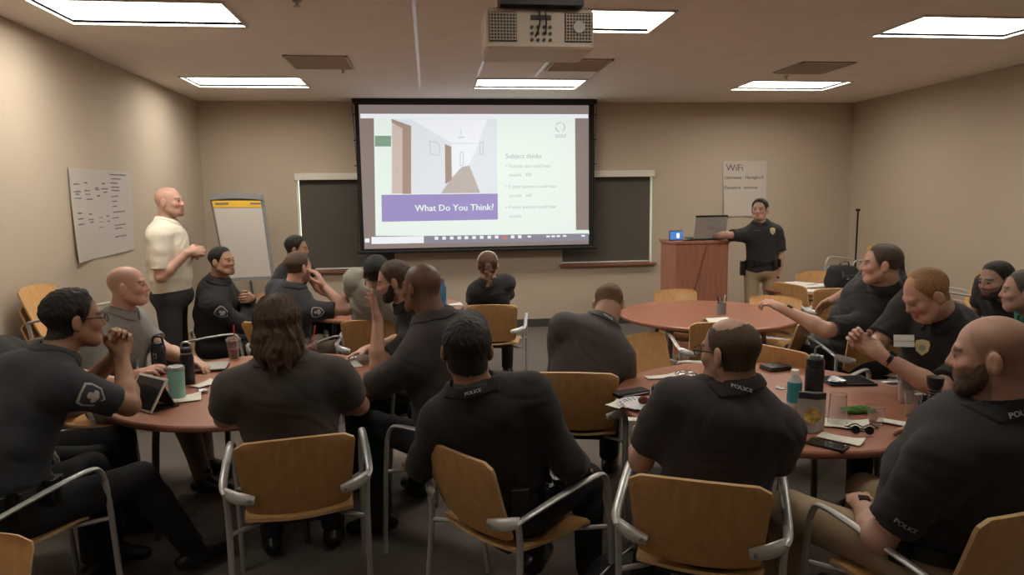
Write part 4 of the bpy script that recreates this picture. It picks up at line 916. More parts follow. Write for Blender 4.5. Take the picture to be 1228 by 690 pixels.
# --- man with the cap
chair(-.46, 5.66, 4, 'wooden armchair under the man in the cap and stone t-shirt')
def capx(G, T, R):
    for s_ in np.linspace(-1, 1, 7): G.cone(T(s_*.05, .085, .052-.008*s_*s_), T(s_*.045, .150-.02*s_*s_, .040-.012*s_*s_), .006, .004, .006)
p = person('person in a stone grey t-shirt and dark baseball cap seen from behind', (-.46, 5.60), 8, at(452, 328, 1.22), hyaw=4, hpitch=4, s=1.05, hs=1.08, shl=.195, skin='light', top='stonecloth', collar=False, bottom='denim',
           lh=V(-.72, 6.05, .80), rh=V(-.30, 6.10, .80), hair=dict(m='dark', t=.008, back=-.055), h=.007)
F_ = p['B']; Hc, Rh = p['Hc'], p['Rh']; hs_ = 1.08
c = [Hc+Rh@(V(a, b, cc)*hs_) for a in (-.13, .13) for b in (-.14, .18) for cc in (-.05, .17)]; Gc = Field(np.min(c, 0), np.max(c, 0), .005); head_shape(Gc, Hc, Rh, hs_, False, off=.014); X, Y, Z = head_coords(Gc.grid(), Hc, Rh, hs_)
Gc.D = np.maximum(Gc.D, (.028-.10*Y-.03*(Y < -.05))-Z-.0).astype(np.float32); capx(Gc, lambda *q: Hc+Rh@(V(*q)*hs_), Rh); P_, Q_ = Gc.mesh(); link('baseball_cap', mesh_from('baseball_cap', P_, Q_, [M['blackm']]), p['root'])
# --- woman with ponytail
chair(.58, 6.24, 10, 'wooden armchair under the woman with the ponytail')
def pony(G, T, R):
    G.cone(T(0, -.105, .01), T(0, -.125, -.005), .022, .026, .01)
    for i in range(9):
        a = T(.010*math.sin(i*2.2), -.128-.004*i, -.02-.020*i); G.ell(a, V(.034-.0018*i+.004*(i % 2), .024, .020), R, .006)
p = person('person with auburn ponytail seen from behind in dark long-sleeved top', (.57, 6.20), 2, at(585, 319, 1.18), hyaw=2, hpitch=4, s=.96, shl=.155, hs=.97, skin='light', top='blackcloth', sleeve=1.9, collar=False,
           lh=V(.40, 6.54, .80), rh=V(.72, 6.54, .78), hair=dict(m='auburn', t=.012, back=-.075, extra=pony, lo=(-.13, -.20, -.24), noise=.002), h=.006)
t_ = MB().tube([p['Hc']+p['Rh']@V(.082*math.cos(a), -.02, .04+.085*math.sin(a)) for a in np.linspace(.1, 3.04, 17)], .008, 8).build('headband', 'frame', p['root'])
# --- short-haired man, hand at mouth
chair(-1.12, 5.62, 40, 'wooden armchair under the short-haired man holding his hand to his mouth')
p = person('person with short brown hair in dark polo, hand held to his mouth', (-1.13, 5.63), 40, at(359, 321, 1.24), hyaw=48, hpitch=4, s=1.04, skin='pink', top='navy', sleeve=.7, bottom='tan',
           rh=at(387, 343, 1.09), lh=V(-.98, 6.02, .80), rpole=(.6, -.3, -1), hd=(None, (-.25, -.1, .8)), hn=(None, (-.8, .1, -.1)), curl=(.5, .7), hair=dict(m='mid', t=.012, back=-.05, noise=.001, shadow=.4), h=.0065)
patch(p, 1, 1.0, p['ld']((1, -.35, 0)))
# --- dark-haired one behind
chair(-1.42, 7.12, 125, 'wooden armchair behind the short-haired man, under the black-haired person')
p = person('person with black hair in dark shirt, mostly hidden behind the short-haired man', (-1.42, 7.10), 118, at(357, 299, 1.30), hyaw=95, hpitch=5, s=1.04, skin='tan', top='blackcloth', lh=V(-.95, 6.95, .80), rh=V(-1.05, 6.60, .80), hair=dict(m='dark', t=.02, back=-.08), h=.0075)
# --- officer with crossed arms
ps = (-1.86, 6.08); chair(-1.88, 6.10, 82, 'wooden armchair under the officer with crossed arms, near the flip chart')
p = person('person in dark uniform shirt with sleeve patch, arms crossed, by the flip chart', ps, 84, at(267, 314, 1.27), hyaw=112, hpitch=-2, s=1.05, g=.05, skin='tan', top='blackcloth', sleeve=1.9,
           rh=L2W(ps, 84, (-.06, .30, .90)), lh=L2W(ps, 84, (.10, .32, .95)), lpole=(.2, .6, -1), rpole=(.2, -.6, -1), hd=((0, -1, .1), (0, 1, 0)), hn=((-1, 0, 0), (-1, 0, 0)), hair=dict(m='dark', t=.012, back=-.04, noise=.001, shadow=.5), h=.006)
patch(p, 1, 1.15, p['ld']((.25, -1, 0)))
# --- leaning man in grey top
chair_back(690, 451, 14, 'wooden armchair seen from behind under the man bending forward, centre', z=.82)
p = person('person in dark grey pullover bending forward with lowered head, seen from behind', (.84, 3.74), 16, at(730, 366, 1.13), hyaw=22, hpitch=48, s=1.03, shl=.19, g=.02, skin='light', top='charcoal', sleeve=1.9, neckl=1.1, hunch=.05,
           lh=V(.86, 4.10, .68), rh=V(1.00, 4.06, .68), rpole=(.6, -.4, -1), lpole=(-.5, -.4, -1), curl=(.8, .8), hair=dict(m='light', t=.008, back=-.035, noise=.001, shadow=.5), h=.0055)
collar_text(p, 'POLICE', .016, 0)
# --- man pointing / arm stretched to the far table
chair(3.14, 4.66, 4, 'wooden armchair under the heavy man who reaches to the far table')
p = person('heavy person in black polo turned away, arm stretched out to the far table', (3.18, 4.62), -34, at(1056, 318, 1.285), hyaw=-63, hpitch=0, s=1.16, hs=1.16, g=.10, shl=.20, skin='pink', top='blackcloth', sleeve=.85,
           lh=at(940, 371, .965), rh=V(3.1, 5.2, .78), lpole=(-.3, -.8, -.6), curl=(.8, .5), hair=dict(m='mid', t=.009, back=-.028, noise=.001, shadow=.8), h=.006)
watch(p, -1)
# --- ginger man
chair(2.80, 3.30, -102, 'wooden armchair under the ginger-haired man with the name tag')
ph_ = (2.76, 3.30)
p = person('person with ginger hair and white name tag, looking down at folded hands', ph_, -106, at(1110, 355, 1.25), hyaw=-84, hpitch=30, s=1.08, hs=1.06, g=.07, shl=.20, skin='pink', top='blackcloth', sleeve=.80,
           lh=at(1058, 427, .97), rh=at(1050, 418, 1.0)+V(-.02, .06, 0), lpole=(.5, -.8, -1), rpole=(.3, .9, -1), hd=((-.6, .35, .55), (-.6, -.15, .55)), hn=((-.4, 1, 0), (-.4, -1, 0)), curl=(.9, .9), hair=dict(m='red', t=.010, back=-.055, front=.0, noise=.001, bald=(.08, .11, 0, .06)), h=.005)
watch(p, -1)
dz = p['ld'](tuple(V(1, .35, 0)*.9))
o_, d_, u_ = from_view(p, 1084, 409, 2.3); decal(p, 'name_tag', [([(-.036, -.024), (.036, -.024), (.036, .024), (-.036, .024)], 'white', 'name_tag')], o_, d_, u_+.12*p['Rs'][:, 0], txt=('\u2014\u2014\u2014', .024, 'ink', 0, .0))
o_, d_, u_ = from_view(p, 1106, 417, 2.3); decal(p, 'badge', [(shield(.62), 'gold', 'badge'), (ellipse(.012, .012), 'steel', 'badge_seal')], o_, d_, u_)
# --- bearded man and teal man, far right
chair(3.95, 4.16, -100, 'wooden armchair under the young bearded man, right side')
p = person('person with short hair and dark beard in black t-shirt at the right, hands together', (3.93, 4.14), -104, at(1194, 337, 1.20), hyaw=-94, hpitch=10, s=.98, skin='light', top='blackcloth', sleeve=.7, collar=False,
           lh=aty(1166, 386, 4.02), rh=aty(1160, 384, 4.14), hair=dict(m='dark', t=.008, back=-.01, side=.02, noise=.001, shadow=.5), beard=dict(m='dark', t=.008, stub=.5), h=.006)
chair(3.58, 3.50, -72, 'wooden armchair at the right picture edge under the man in green')
p = person('person in a green shirt cut off by the right picture edge, looking left', (3.58, 3.50), -66, at(1226, 350, 1.20), hyaw=-54, hpitch=2, s=.98, skin='pink', top='tealcloth', hair=dict(m='grey', t=.008, back=-.025, noise=.001, shadow=.5), beard=dict(stub=.3), h=.006)
# --- standing man in the ivory shirt
pw_ = (-2.12, 5.88)
p = person('person standing by the left wall in ivory shirt and black jeans, hands together', pw_, 84, aty(204, 243, 5.90), hyaw=98, hpitch=-4, stand=True, s=1.06, hs=1.05, g=.035, shl=.20, skin='pink', top='whitecloth', sleeve=.82, bottom='denim', tuck=False,
           rh=aty(226, 303, 5.72), lh=aty(229, 305, 5.98), rpole=(-.6, -.3, -1), lpole=(-.4, .5, -1), hd=((.6, -.4, .1), (.7, .5, .1)), hn=((0, -1, -.3), (0, 1, -.3)), curl=(1.0, 1.0), hair=dict(m='light', shadow=.04), beard=dict(stub=.35), h=.0055)
# --- officer at the lectern
pq = (3.67, 7.22)
p = person('person standing in black polo, khaki trousers and duty belt, hand on lectern laptop', pq, -168, aty(911, 252, 7.20), hyaw=-140, hpitch=0, stand=True, s=.975, hs=.98, shl=.175, skin='light', top='blackcloth', sleeve=.72, bottom='khaki',
           rh=V(3.20, 7.42, 1.31), lh=aty(930, 336, 7.16), rpole=(-.1, -1, .1), lpole=(1, .2, 0), curl=(.3, .4), hair=dict(m='dark', t=.014, back=-.03, noise=.002, shadow=.4), h=.006,
           legs=[((-.12, .02, .49), (-.14, -.02, .09)), ((.11, .05, .49), (.12, .02, .09))], belt=[(5, (.04, .02, .05)), (-35, (.06, .04, .08)), (-60, (.05, .04, .09)), (40, (.05, .035, .07)), (85, (.06, .05, .16, -.06))])
watch(p, -1)
f_ = L2W(pq, -168, (-.085, .5, 1.37)); decal(p, 'badge', [(shield(.75), 'gold', 'badge'), (ellipse(.014, .014), 'steel', 'badge_seal')], p['loc'](f_), (0, -1, 0), (0, 0, 1))
f_ = L2W(pq, -168, (.085, .5, 1.38)); decal(p, 'name', [], p['loc'](f_), (0, -1, 0), (0, 0, 1), txt=('\u2014\u2014\u2014', .022, 'silverthread', 0, 0))
# ================================================================== EMPTY CHAIRS
def cb(px, py, yaw, lab, z=.83, **k): return chair_back(px, py, yaw, lab, z, **k)[0]
cb(808, 348, 176, 'empty wooden armchair between the lectern and the cleared round table')
cb(866, 388, 8, 'empty wooden armchair on the near side of the cleared round table, behind the balding head')
chair(2.36, 4.02, 62, 'empty wooden armchair just beyond the balding man, turned sideways')
cb(972, 383, -44, 'empty wooden armchair at the right side of the cleared table, seen edge on')
cb(931, 356, -140, 'pale empty wooden armchair on the far right side of the cleared table')
cb(1006, 347, 10, 'empty wooden armchair beyond the outstretched arm, at the paper-covered table')
cb(976, 326, -172, 'empty wooden armchair at the back wall side of the paper-covered table')
cb(944, 341, 72, 'empty wooden armchair at the left of the paper-covered table')
chair(1.55, 4.12, 150, 'empty wooden armchair half hidden between the two round tables')
for i in range(3): chair(5.52, 8.28, -90, ['bottom wooden chair of the stack in the back right corner', 'middle wooden chair of the stack in the back right corner', 'topmost wooden chair of the stack in the back right corner'][i], z=.13*i, grp='stacked chairs in the right corner')
for i in range(2): chair(5.25, 6.35, -62, ['lower of two stacked wooden chairs by the right wall, beside the bearded head', 'upper of two stacked wooden chairs by the right wall, beside the bearded head'][i], z=.12*i, grp='stacked chairs at the right wall')
chair(5.2, 7.35, -95, 'single wooden armchair near the right wall behind the ginger-haired man')
for i in range(4): chair(-2.45, 5.14, 90, ['lowest wooden chair of the stack at the left wall', 'second wooden chair from the floor in the left wall stack', 'third wooden chair from the floor in the left wall stack', 'topmost wooden chair of the stack at the left wall'][i], z=.12*i, grp='stacked chairs at the left wall')
chair(-1.35, 1.66, 178, 'wooden chair whose backrest corner shows at the bottom left edge')
chair(1.32, 5.15, 30, 'empty wooden armchair left of the cleared round table')
# ================================================================== THINGS ON THE TABLES
def thing(name, label, cat, loc, rz=0, group=None): return tag(empty(name, loc, rz), label, cat, group)
def single(o, label, cat, group=None): return tag(o, label, cat, group)
z0 = TZ+.001
def on(px, py): return at(px, py, z0)
def napkin(px, py, w_, d, rz, lab, n=0, m='napkin', grp='paper napkins'):
    p = on(px, py); r = random.Random(px)
    def fn(u, v): return V((u-.5)*w_, (v-.5)*d, .004+.003*math.sin(5*u+r.random()*.2)*math.sin(4*v+n)+.010*max(u-.8, 0)*5*v), V(0, 0, 1)
    o = MB().sheet(fn, 8, 8, .0016).build('napkin', m); o.location = p+V(0, 0, .002); o.rotation_euler = (0, 0, rz); tag(o, lab, 'napkin', grp); return o
def straw(t, x, y, z_, dx, dy, L_, m='red'): MB().tube([(x, y, z_), (x+dx, y+dy, z_+L_)], .0038, 8).build('drinking_straw', m, t)
def clear_cup(p, lab, h_=.12, r0=.032, r1=.044, ribs=0, liquid=None, lid=False, st=None, grp='clear plastic cups'):
    t = thing('plastic_cup', lab, 'cup', p, 0, grp); prof = [(.001, .001), (r0, .001)]; n = 14
    for i in range(n+1): k = i/n; prof.append((r0+(r1-r0)*k+(.0015*(i % 2) if ribs else 0), .004+k*(h_-.004)))
    prof += [(r1+.0025, h_), (r1+.0025, h_+.003), (r1-.001, h_+.003)]
    for i in range(n, -1, -1): k = i/n; prof.append((r0+(r1-r0)*k-.0014, .005+k*(h_-.006)))
    prof.append((.001, .005)); MB().lathe((0, 0, 0), prof, 28).build('cup', 'clear', t)
    if liquid: hh = h_*liquid[1]; rr = r0+(r1-r0)*liquid[1]; MB().lathe((0, 0, 0), [(.001, .006), (r0-.002, .006), (rr-.0025, hh), (.001, hh)], 24).build('drink', liquid[0], t)
    if lid: MB().lathe((0, 0, 0), [(r1+.003, h_-.004), (r1+.004, h_+.006), (r1-.004, h_+.008), (r1-.006, h_+.018), (.006, h_+.020)], 28).build('lid', 'clear', t)
    if st: straw(t, 0, 0, .02, *st)
    return t
# ---- left table
t = thing('tablet_computer', 'white-framed tablet standing on a black folding stand before the man in glasses', 'tablet', on(183, 497)+V(-.125*math.cos(-.70), .125*math.sin(.70)+.0, 0), -.70)
R_ = Matrix.Rotation(math.radians(-32), 3, 'X')
MB().box((0, .042, .078), (.25, .009, .178), bev=.004, R=R_).build('case', 'white', t); MB().box((0, .0374, .0808), (.225, .003, .155), R=R_).build('screen', 'lens', t)
MB().box((0, .105, .062), (.20, .006, .145), R=Matrix.Rotation(math.radians(24), 3, 'X')).box((0, .07, .004), (.22, .15, .006)).build('folding_stand', 'black', t)

def bottle(name, lab, px, py, prof, m, cat='bottle', grp='drink bottles'):
    t = thing(name, lab, cat, on(px, py), 0, grp); MB().lathe((0, 0, 0), prof, 32).build('body', m, t); return t
t = bottle('flask', 'wide black flask with loop lid, left of the teal tumbler', 192, 449, [(.001, 0), (.038, 0), (.041, .006), (.041, .165), (.036, .178), (.001, .178)], 'black')
MB().lathe((0, 0, .175), [(.036, 0), (.036, .018), (.03, .022), (.001, .022)], 28).build('lid', 'black', t); MB().tube([(-.03, 0, .19), (-.024, 0, .222), (0, 0, .232), (.024, 0, .222), (.03, 0, .19)], .007, 8, sub=5).build('carry_loop', 'black', t)
text('lettering', 'POLICE', .030, 'silverthread', lambda q: V(.0416*math.cos(-1.75+q[1]/.041), .0416*math.sin(-1.75+q[1]/.041), .09+q[0]), t)
t = bottle('tumbler', 'pale teal tumbler with clear lid standing on napkins', 213, 478, [(.001, 0), (.036, 0), (.039, .006), (.043, .15), (.043, .158), (.001, .158)], 'teal', 'tumbler')
MB().lathe((0, 0, .158), [(.044, -.004), (.044, .012), (.036, .017), (.001, .018)], 28).build('lid', 'clear', t); MB().lathe((0, 0, .160), [(.038, 0), (.036, .008), (.001, .008)], 24).build('lid_core', 'steel', t)
t = bottle('flask', 'slim black flask with grey neck ring, right of the teal tumbler', 226, 460, [(.001, 0), (.034, 0), (.037, .006), (.037, .15), (.030, .172), (.001, .172)], 'black')
MB().lathe((0, 0, .172), [(.031, 0), (.031, .007), (.001, .007)], 24).build('neck_ring', 'steel', t); MB().lathe((0, 0, .179), [(.030, 0), (.031, .02), (.024, .028), (.001, .028)], 24).build('lid', 'black', t); MB().tube([(-.026, 0, .195), (-.022, 0, .228), (0, 0, .238), (.022, 0, .228), (.026, 0, .195)], .0055, 8, sub=5).build('carry_loop', 'steel', t)
t = thing('closed_laptop', 'closed dark grey laptop beside the slim black flask', 'laptop', on(246, 443), .15); MB().box((0, 0, .007), (.26, .20, .011), bev=.008).build('base', 'black', t); MB().box((0, 0, .0165), (.26, .20, .007), bev=.008).build('lid', 'greylap', t)
clear_cup(on(281, 430), 'iced tea in clear cup with red straw, left of the long-haired person', .125, .030, .043, liquid=('tea', .5), lid=True, st=(.01, 0, .20))
clear_cup(on(362, 432), 'clear cup with red straw just right of the long hair', .10, .030, .040, liquid=('tea', .4), st=(-.02, 0, .17))
clear_cup(on(374, 424), 'clear cup with red straw, second one right of the long hair', .10, .030, .040, liquid=('tea', .4), st=(.03, 0, .17))
clear_cup(on(158, 448), 'small clear cup between the glasses man and the laughing man', .09, .03, .042)
napkin(216, 480, .20, .13, .3, 'white napkin under the teal tumbler'); napkin(246, 462, .13, .09, .9, 'white napkin beside the slim black flask', 1); napkin(416, 440, .16, .12, .5, 'white napkin on the right of the left table beside the clear tray', 2)
napkin(440, 466, .13, .10, .2, 'large white napkin by the hand of the shaven-headed man', 1)
def tray(px, py, lab, r=.05, h_=.035): 
    t = thing('plastic_tray', lab, 'container', on(px, py), .3, 'clear food containers'); MB().lathe((0, 0, 0), [(.001, .001), (r*.8, .001), (r, h_), (r+.006, h_+.002), (r-.001, h_), (r*.8-.001, .003), (.001, .003)], 24).build('tray', 'clear', t)
    MB().lathe((0, 0, 0), [(r+.005, h_+.003), (r*.8, h_+.014), (.001, h_+.018)], 24).build('cover', 'clear', t)
tray(432, 436, 'clear round food container at the right edge of the left table', .07)
def crumple(px, py, r, m, lab, name='crumpled_wrapper', cat='wrapper', sq=.5, grp='crumpled wrappers'):
    rr = random.Random(int(px)); G = Field(V(-r*1.6, -r*1.6, 0), V(r*1.6, r*1.6, r*1.4), r/8); G.ell((0, 0, r*sq), (r, r*.8, r*sq), I3, .01); g = G.grid(); G.D += wrinkle(g, r*.35, int(px), 3).astype(np.float32)
    P_, Q_ = G.mesh(); o = link(name, mesh_from(name, P_, Q_, [M[m]])); o.location = on(px, py); tag(o, lab, cat, grp); return o
crumple(243, 471, .035, 'foil', 'crumpled silver foil wrapper beside the teal tumbler', sq=.35)
# ---- right table
def plate(px, py, lab):
    t = thing('paper_plate', lab, 'plate', on(px, py)); MB().lathe((0, 0, 0), [(.001, .001), (.075, .001), (.11, .014), (.112, .016), (.075, .004), (.001, .004)], 40).build('plate', 'plate', t)
    for k in range(14): pass
    t2 = MB(); 
    for k in range(24):
        a = k*2*math.pi/24; t2.tube([(.080*math.cos(a), .080*math.sin(a), .006), (.104*math.cos(a+.12), .104*math.sin(a+.12), .0135)], .003, 5)
    t2.build('plate_pattern', 'bluepat', t); return t
M['plate'] = mat('paper_plate_white', (.62, .60, .62), .6); M['bluepat'] = mat('plate_blue_pattern', (.22, .28, .42), .7)
plate(768, 487, 'patterned paper plate holding a muffin at the left of the crowded table')
crumple(771, 487, .032, 'muffin', 'dark brown muffin on the patterned paper plate', 'muffin', 'muffin', .9, None)
t = thing('black_pouch', 'flat black pouch behind the paper plate', 'pouch', on(757, 474), .35); MB().box((0, 0, .012), (.19, .08, .024), bev=.02).build('pouch', 'leather', t); MB().tube([(-.08, -.041, .014), (.08, -.041, .014)], .0025, 6).build('zip', 'steel', t)
napkin(741, 487, .09, .09, .6, 'crumpled white napkin at the left edge of the crowded table', 2); napkin(794, 453, .19, .07, .05, 'long white napkin behind the blue can', 0); napkin(819, 462, .17, .07, -.1, 'white napkin under the clear tray', 1); napkin(776, 505, .17, .06, -.25, 'white napkin with plastic knife, front of the plate', 2)
tray(822, 456, 'clear round food container beside the balding man', .055)
t = thing('plastic_knife', 'dark plastic knife lying on the napkin in front of the plate', 'knife', on(776, 504)+V(0, 0, .010), .25); MB().box((0, 0, 0), (.10, .012, .003), bev=.001).build('handle', 'greyp', t); MB().box((.08, 0, 0), (.07, .009, .002), bev=.001).build('blade', 'greyp', t)
def can(px, py, lab):
    t = thing('drink_can', lab, 'can', on(px, py), 0, 'blue drink cans'); MB().lathe((0, 0, 0), [(.001, .002), (.024, .002), (.032, .012), (.033, .016), (.033, .105), (.028, .116)], 32).build('body', 'blue', t)
    MB().lathe((0, 0, 0), [(.0285, .114), (.0285, .121), (.026, .121), (.025, .115), (.001, .115)], 32).build('can_top', 'steel', t); MB().box((0, .006, .118), (.012, .022, .002), bev=.001).build('pull_tab', 'steel', t)
    MB().sheet(lambda u, v: (V(.0336*math.cos(-2.3+1.2*u), .0336*math.sin(-2.3+1.2*u), .045+.03*v), V(math.cos(-2.3+1.2*u), math.sin(-2.3+1.2*u), 0)), 10, 2, .0006).build('label_band', 'redlabel', t)
M['redlabel'] = mat('can_label_white', (.55, .55, .60), .5)
can(789, 491, 'blue drink can next to the muffin plate'); can(903, 490, 'blue drink can half hidden by the balding man right shoulder')
t = thing('wallet', 'black leather wallet lying beyond the plastic bottle', 'wallet', on(930, 443), .2); MB().box((0, 0, .008), (.15, .11, .014), bev=.012).box((0, 0, .020), (.145, .105, .010), bev=.01).build('wallet', 'leather', t); MB().box((.02, -.01, .026), (.08, .05, .003), bev=.001).build('card_slot', 'black', t)

M['milk'] = mat('milky_plastic', (.50, .52, .50), .3); M['teallabel'] = mat('teal_label', (.03, .22, .26), .45); M['pink'] = mat('pink_plastic', (.55, .16, .17), .4)
t = bottle('plastic_bottle', 'white-topped plastic bottle with teal label, left of the tall black flask', 952, 489, [(.001, 0), (.030, 0), (.034, .008), (.034, .05), (.031, .09), (.034, .11), (.031, .135), (.016, .158), (.016, .165), (.001, .165)], 'milk')
MB().lathe((0, 0, .162), [(.019, 0), (.019, .022), (.017, .024), (.001, .024)], 24).build('cap', 'white', t); MB().lathe((0, 0, 0), [(.0345, .03), (.0350, .05), (.0325, .09), (.035, .11), (.033, .128)], 28).build('label', 'teallabel', t)
t = bottle('flask', 'tall black flask with wide neck and straw spout on the crowded table', 975, 487, [(.001, 0), (.038, 0), (.042, .006), (.042, .175), (.036, .195), (.001, .197)], 'black')
MB().lathe((0, 0, .193), [(.030, 0), (.038, .006), (.038, .040), (.033, .045), (.001, .045)], 28).build('lid', 'black', t); MB().lathe((0, 0, .238), [(.024, 0), (.024, .012), (.018, .016), (.001, .016)], 24).build('spout_base', 'greyp', t)
MB().tube([(0, 0, .25), (.002, 0, .285), (.03, -.005, .295)], .005, 8, sub=4).build('straw_spout', 'greyp', t)
t = thing('pink_water_bottle', 'slim pink bottle standing behind the tall black flask', 'bottle', on(984, 452), 0, 'drink bottles'); MB().lathe((0, 0, 0), [(.001, 0), (.018, 0), (.020, .01), (.020, .09), (.010, .11), (.001, .11)], 20).build('body', 'pink', t); MB().lathe((0, 0, .105), [(.011, 0), (.011, .016), (.001, .017)], 16).build('cap', 'white', t)
t = thing('tablet_computer', 'black tablet lying flat with crumpled paper on it, near the ginger-haired man', 'tablet', on(1015, 458), -.12); MB().box((0, 0, .006), (.25, .18, .010), bev=.008).build('case', 'black', t); MB().box((0, 0, .0118), (.225, .158, .001)).build('screen', 'lens', t)
o = crumple(1004, 461, .05, 'foil', 'crumpled clear wrapper lying on the flat black tablet', sq=.16); o.location.z += .013
t = thing('snack_bag', 'upright silver and black snack bag with yellow picture, open at the top', 'bag', on(969, 517), -.35)
M['bagfoil'] = mat('snack_foil', (.42, .40, .37), .3, metal=.4, bump=.5, bscale=40); M['bagblack'] = mat('snack_black', (.03, .03, .03), .3)
def bg(u, v, s_=1, o_=0):
    x = (u-.5)*.125*(1-.12*v); th = .032*math.sin(math.pi*u)*(1-v*.75)+.003; return V(x+.012*v, s_*(th+o_)+.004*math.sin(9*u+6*v), .17*v+.002), V(0, s_, 0)
MB().sheet(lambda u, v: bg(u, v, -1), 14, 14, .001).sheet(lambda u, v: bg(u, v, 1), 14, 14, .001).build('bag', 'bagfoil', t)
MB().sheet(lambda u, v: bg(u, .84+.15*v, -1, .0015), 12, 4, .001).build('black_header', 'bagblack', t); MB().sheet(lambda u, v: (bg(.55+.30*(u-.5)*2*math.sqrt(max(1-(2*v-1)**2, .02)), .22+.42*v, -1, .0022)), 8, 8, .001).build('yellow_picture', 'bagpic', t)
clear_cup(on(1004, 509), 'ribbed clear plastic cup turned upside down in front of the black tablet', .135, .040, .034, ribs=1)
clear_cup(on(1049, 508), 'low clear cup between the green packet and the long napkin', .075, .030, .038)
clear_cup(on(1086, 483), 'tall clear cup right of the flat tablet', .14, .030, .043); t = clear_cup(on(1086, 483)+V(.001, .001, .028), 'tall clear cup nested inside the other tall clear cup', .14, .030, .043)
clear_cup(on(1094, 500), 'clear cup in front of the two nested tall cups', .11, .028, .038)
t = thing('green_packet', 'shiny green packet lying beside the ribbed cup', 'packet', on(1029, 495), -.1); 
MB().sheet(lambda u, v: (V((u-.5)*.13, (v-.5)*.06, .012+.016*math.sin(math.pi*u)*math.sin(math.pi*v)+.003*math.sin(14*u+9*v)), V(0, 0, 1)), 14, 8, .012).build('packet', 'green', t)
for sx_ in (-1, 1): MB().box((sx_*.070, 0, .008), (.014, .062, .003), bev=.001).build('crimped_end', 'foil', t)
napkin(1014, 510, .19, .13, -.5, 'white napkin under the ribbed cup', 1); napkin(1083, 510, .20, .07, -.80, 'long white napkin beside the bearded man elbow', 2); napkin(1008, 528, .17, .08, -.88, 'white paper strip beside the black phone', 0); napkin(1110, 474, .12, .05, -.1, 'white napkin beyond the tall clear cups', 1)
t = thing('mobile_phone', 'black mobile phone lying near the front edge of the crowded table', 'phone', on(992, 535), -.86); MB().box((0, 0, .005), (.15, .074, .009), bev=.010).build('case', 'black', t); MB().box((0, 0, .0098), (.140, .066, .0012), bev=.004).build('screen', 'lens', t); MB().lathe((.062, .022, .0102), [(.004, 0), (.004, .0006), (.001, .0008)], 10).build('camera', 'steel', t)
t = thing('sunglasses', 'folded dark sunglasses behind the black phone', 'sunglasses', on(1034, 521), -.35)
for s_ in (-1, 1): MB().lathe((s_*.027, 0, .018), [(.001, -.002), (.016, -.001), (.018, .002), (.016, .003), (.001, .002)], 20, Matrix.Rotation(math.radians(75), 3, 'X')).build('lens', 'lens', t)
MB().tube([(-.06, 0, .030), (-.03, -.004, .046), (0, 0, .032), (.03, -.004, .046), (.06, 0, .030)], .003, 6, sub=4).tube([(-.06, 0, .030), (-.055, .03, .02), (.05, .035, .006)], .003, 6, sub=4).tube([(.06, 0, .030), (.055, .028, .018), (-.05, .045, .006)], .003, 6, sub=4).build('frame', 'black', t)
t = thing('keys', 'small bunch of keys on the crowded table behind the blue can', 'keys', on(932, 467), .4)
MB().tube([(.014*math.cos(a), .014*math.sin(a), .003) for a in np.linspace(0, 6.28, 17)], .0012, 6).build('key_ring', 'steel', t)
for a_ in (-.5, 0, .6): R_ = Matrix.Rotation(a_, 3, 'Z'); MB().lathe(R_ @ Vector((.026, 0, .002)), [(.001, 0), (.011, 0), (.011, .002), (.001, .002)], 12).box(R_ @ Vector((.052, 0, .004)), (.034, .006, .002), R=R_).build('key', 'foil', t)
# flexible phone holder / ribbed black gadget
t = thing('flashlight', 'black ribbed flashlight standing beside the big man shoulder', 'flashlight', on(1118, 513)); prof = [(.001, 0), (.026, 0)]
for i in range(14): prof += [(.026, .006+i*.0125), (.023, .009+i*.0125), (.023, .012+i*.0125), (.026, .015+i*.0125)]
prof += [(.032, .195), (.034, .225), (.001, .225)]; MB().lathe((0, 0, 0), prof, 24).build('barrel', 'black', t)
for i in range(6): MB().box((.0268*math.cos(-1.9), .0268*math.sin(-1.9), .03+i*.026), (.008, .004, .006), rz=-1.9+1.57).build('grip_stud', 'steel', t)
t = thing('black_cable_coil', 'small black coiled cable beside the ribbed flashlight', 'cable', on(1111, 488)); MB().tube([(.03*math.cos(a)*(1-.01*a), .03*math.sin(a), .004+.0022*a) for a in np.linspace(0, 18, 80)], .005, 7).build('coil', 'black', t)
# ---- cleared round table
p = on(865, 377); t = thing('pen_cup', 'dark mesh pen cup holding pens on the cleared round table', 'pen cup', p); MB().lathe((0, 0, 0), [(.001, 0), (.040, 0), (.042, .10), (.040, .10), (.038, .004), (.001, .004)], 24).build('cup', 'greyp', t)
for i, (a, m) in enumerate(((.4, 'black'), (1.6, 'steel'), (2.9, 'black'), (4.2, 'blue'), (5.3, 'white'))): MB().tube([(.01*math.cos(a), .01*math.sin(a), .006), (.034*math.cos(a), .034*math.sin(a), .14+.008*i)], .0042, 8).build('pen', m, t)
t = thing('folded_paper', 'white folded paper tent card lying on the cleared table', 'paper', on(859, 385), .1); MB().sheet(lambda u, v: (V((u-.5)*.20, (v-.5)*.13, .003+.022*(1-abs(2*v-1))), V(0, 0, 1)), 6, 8, .002).build('card', 'white', t)
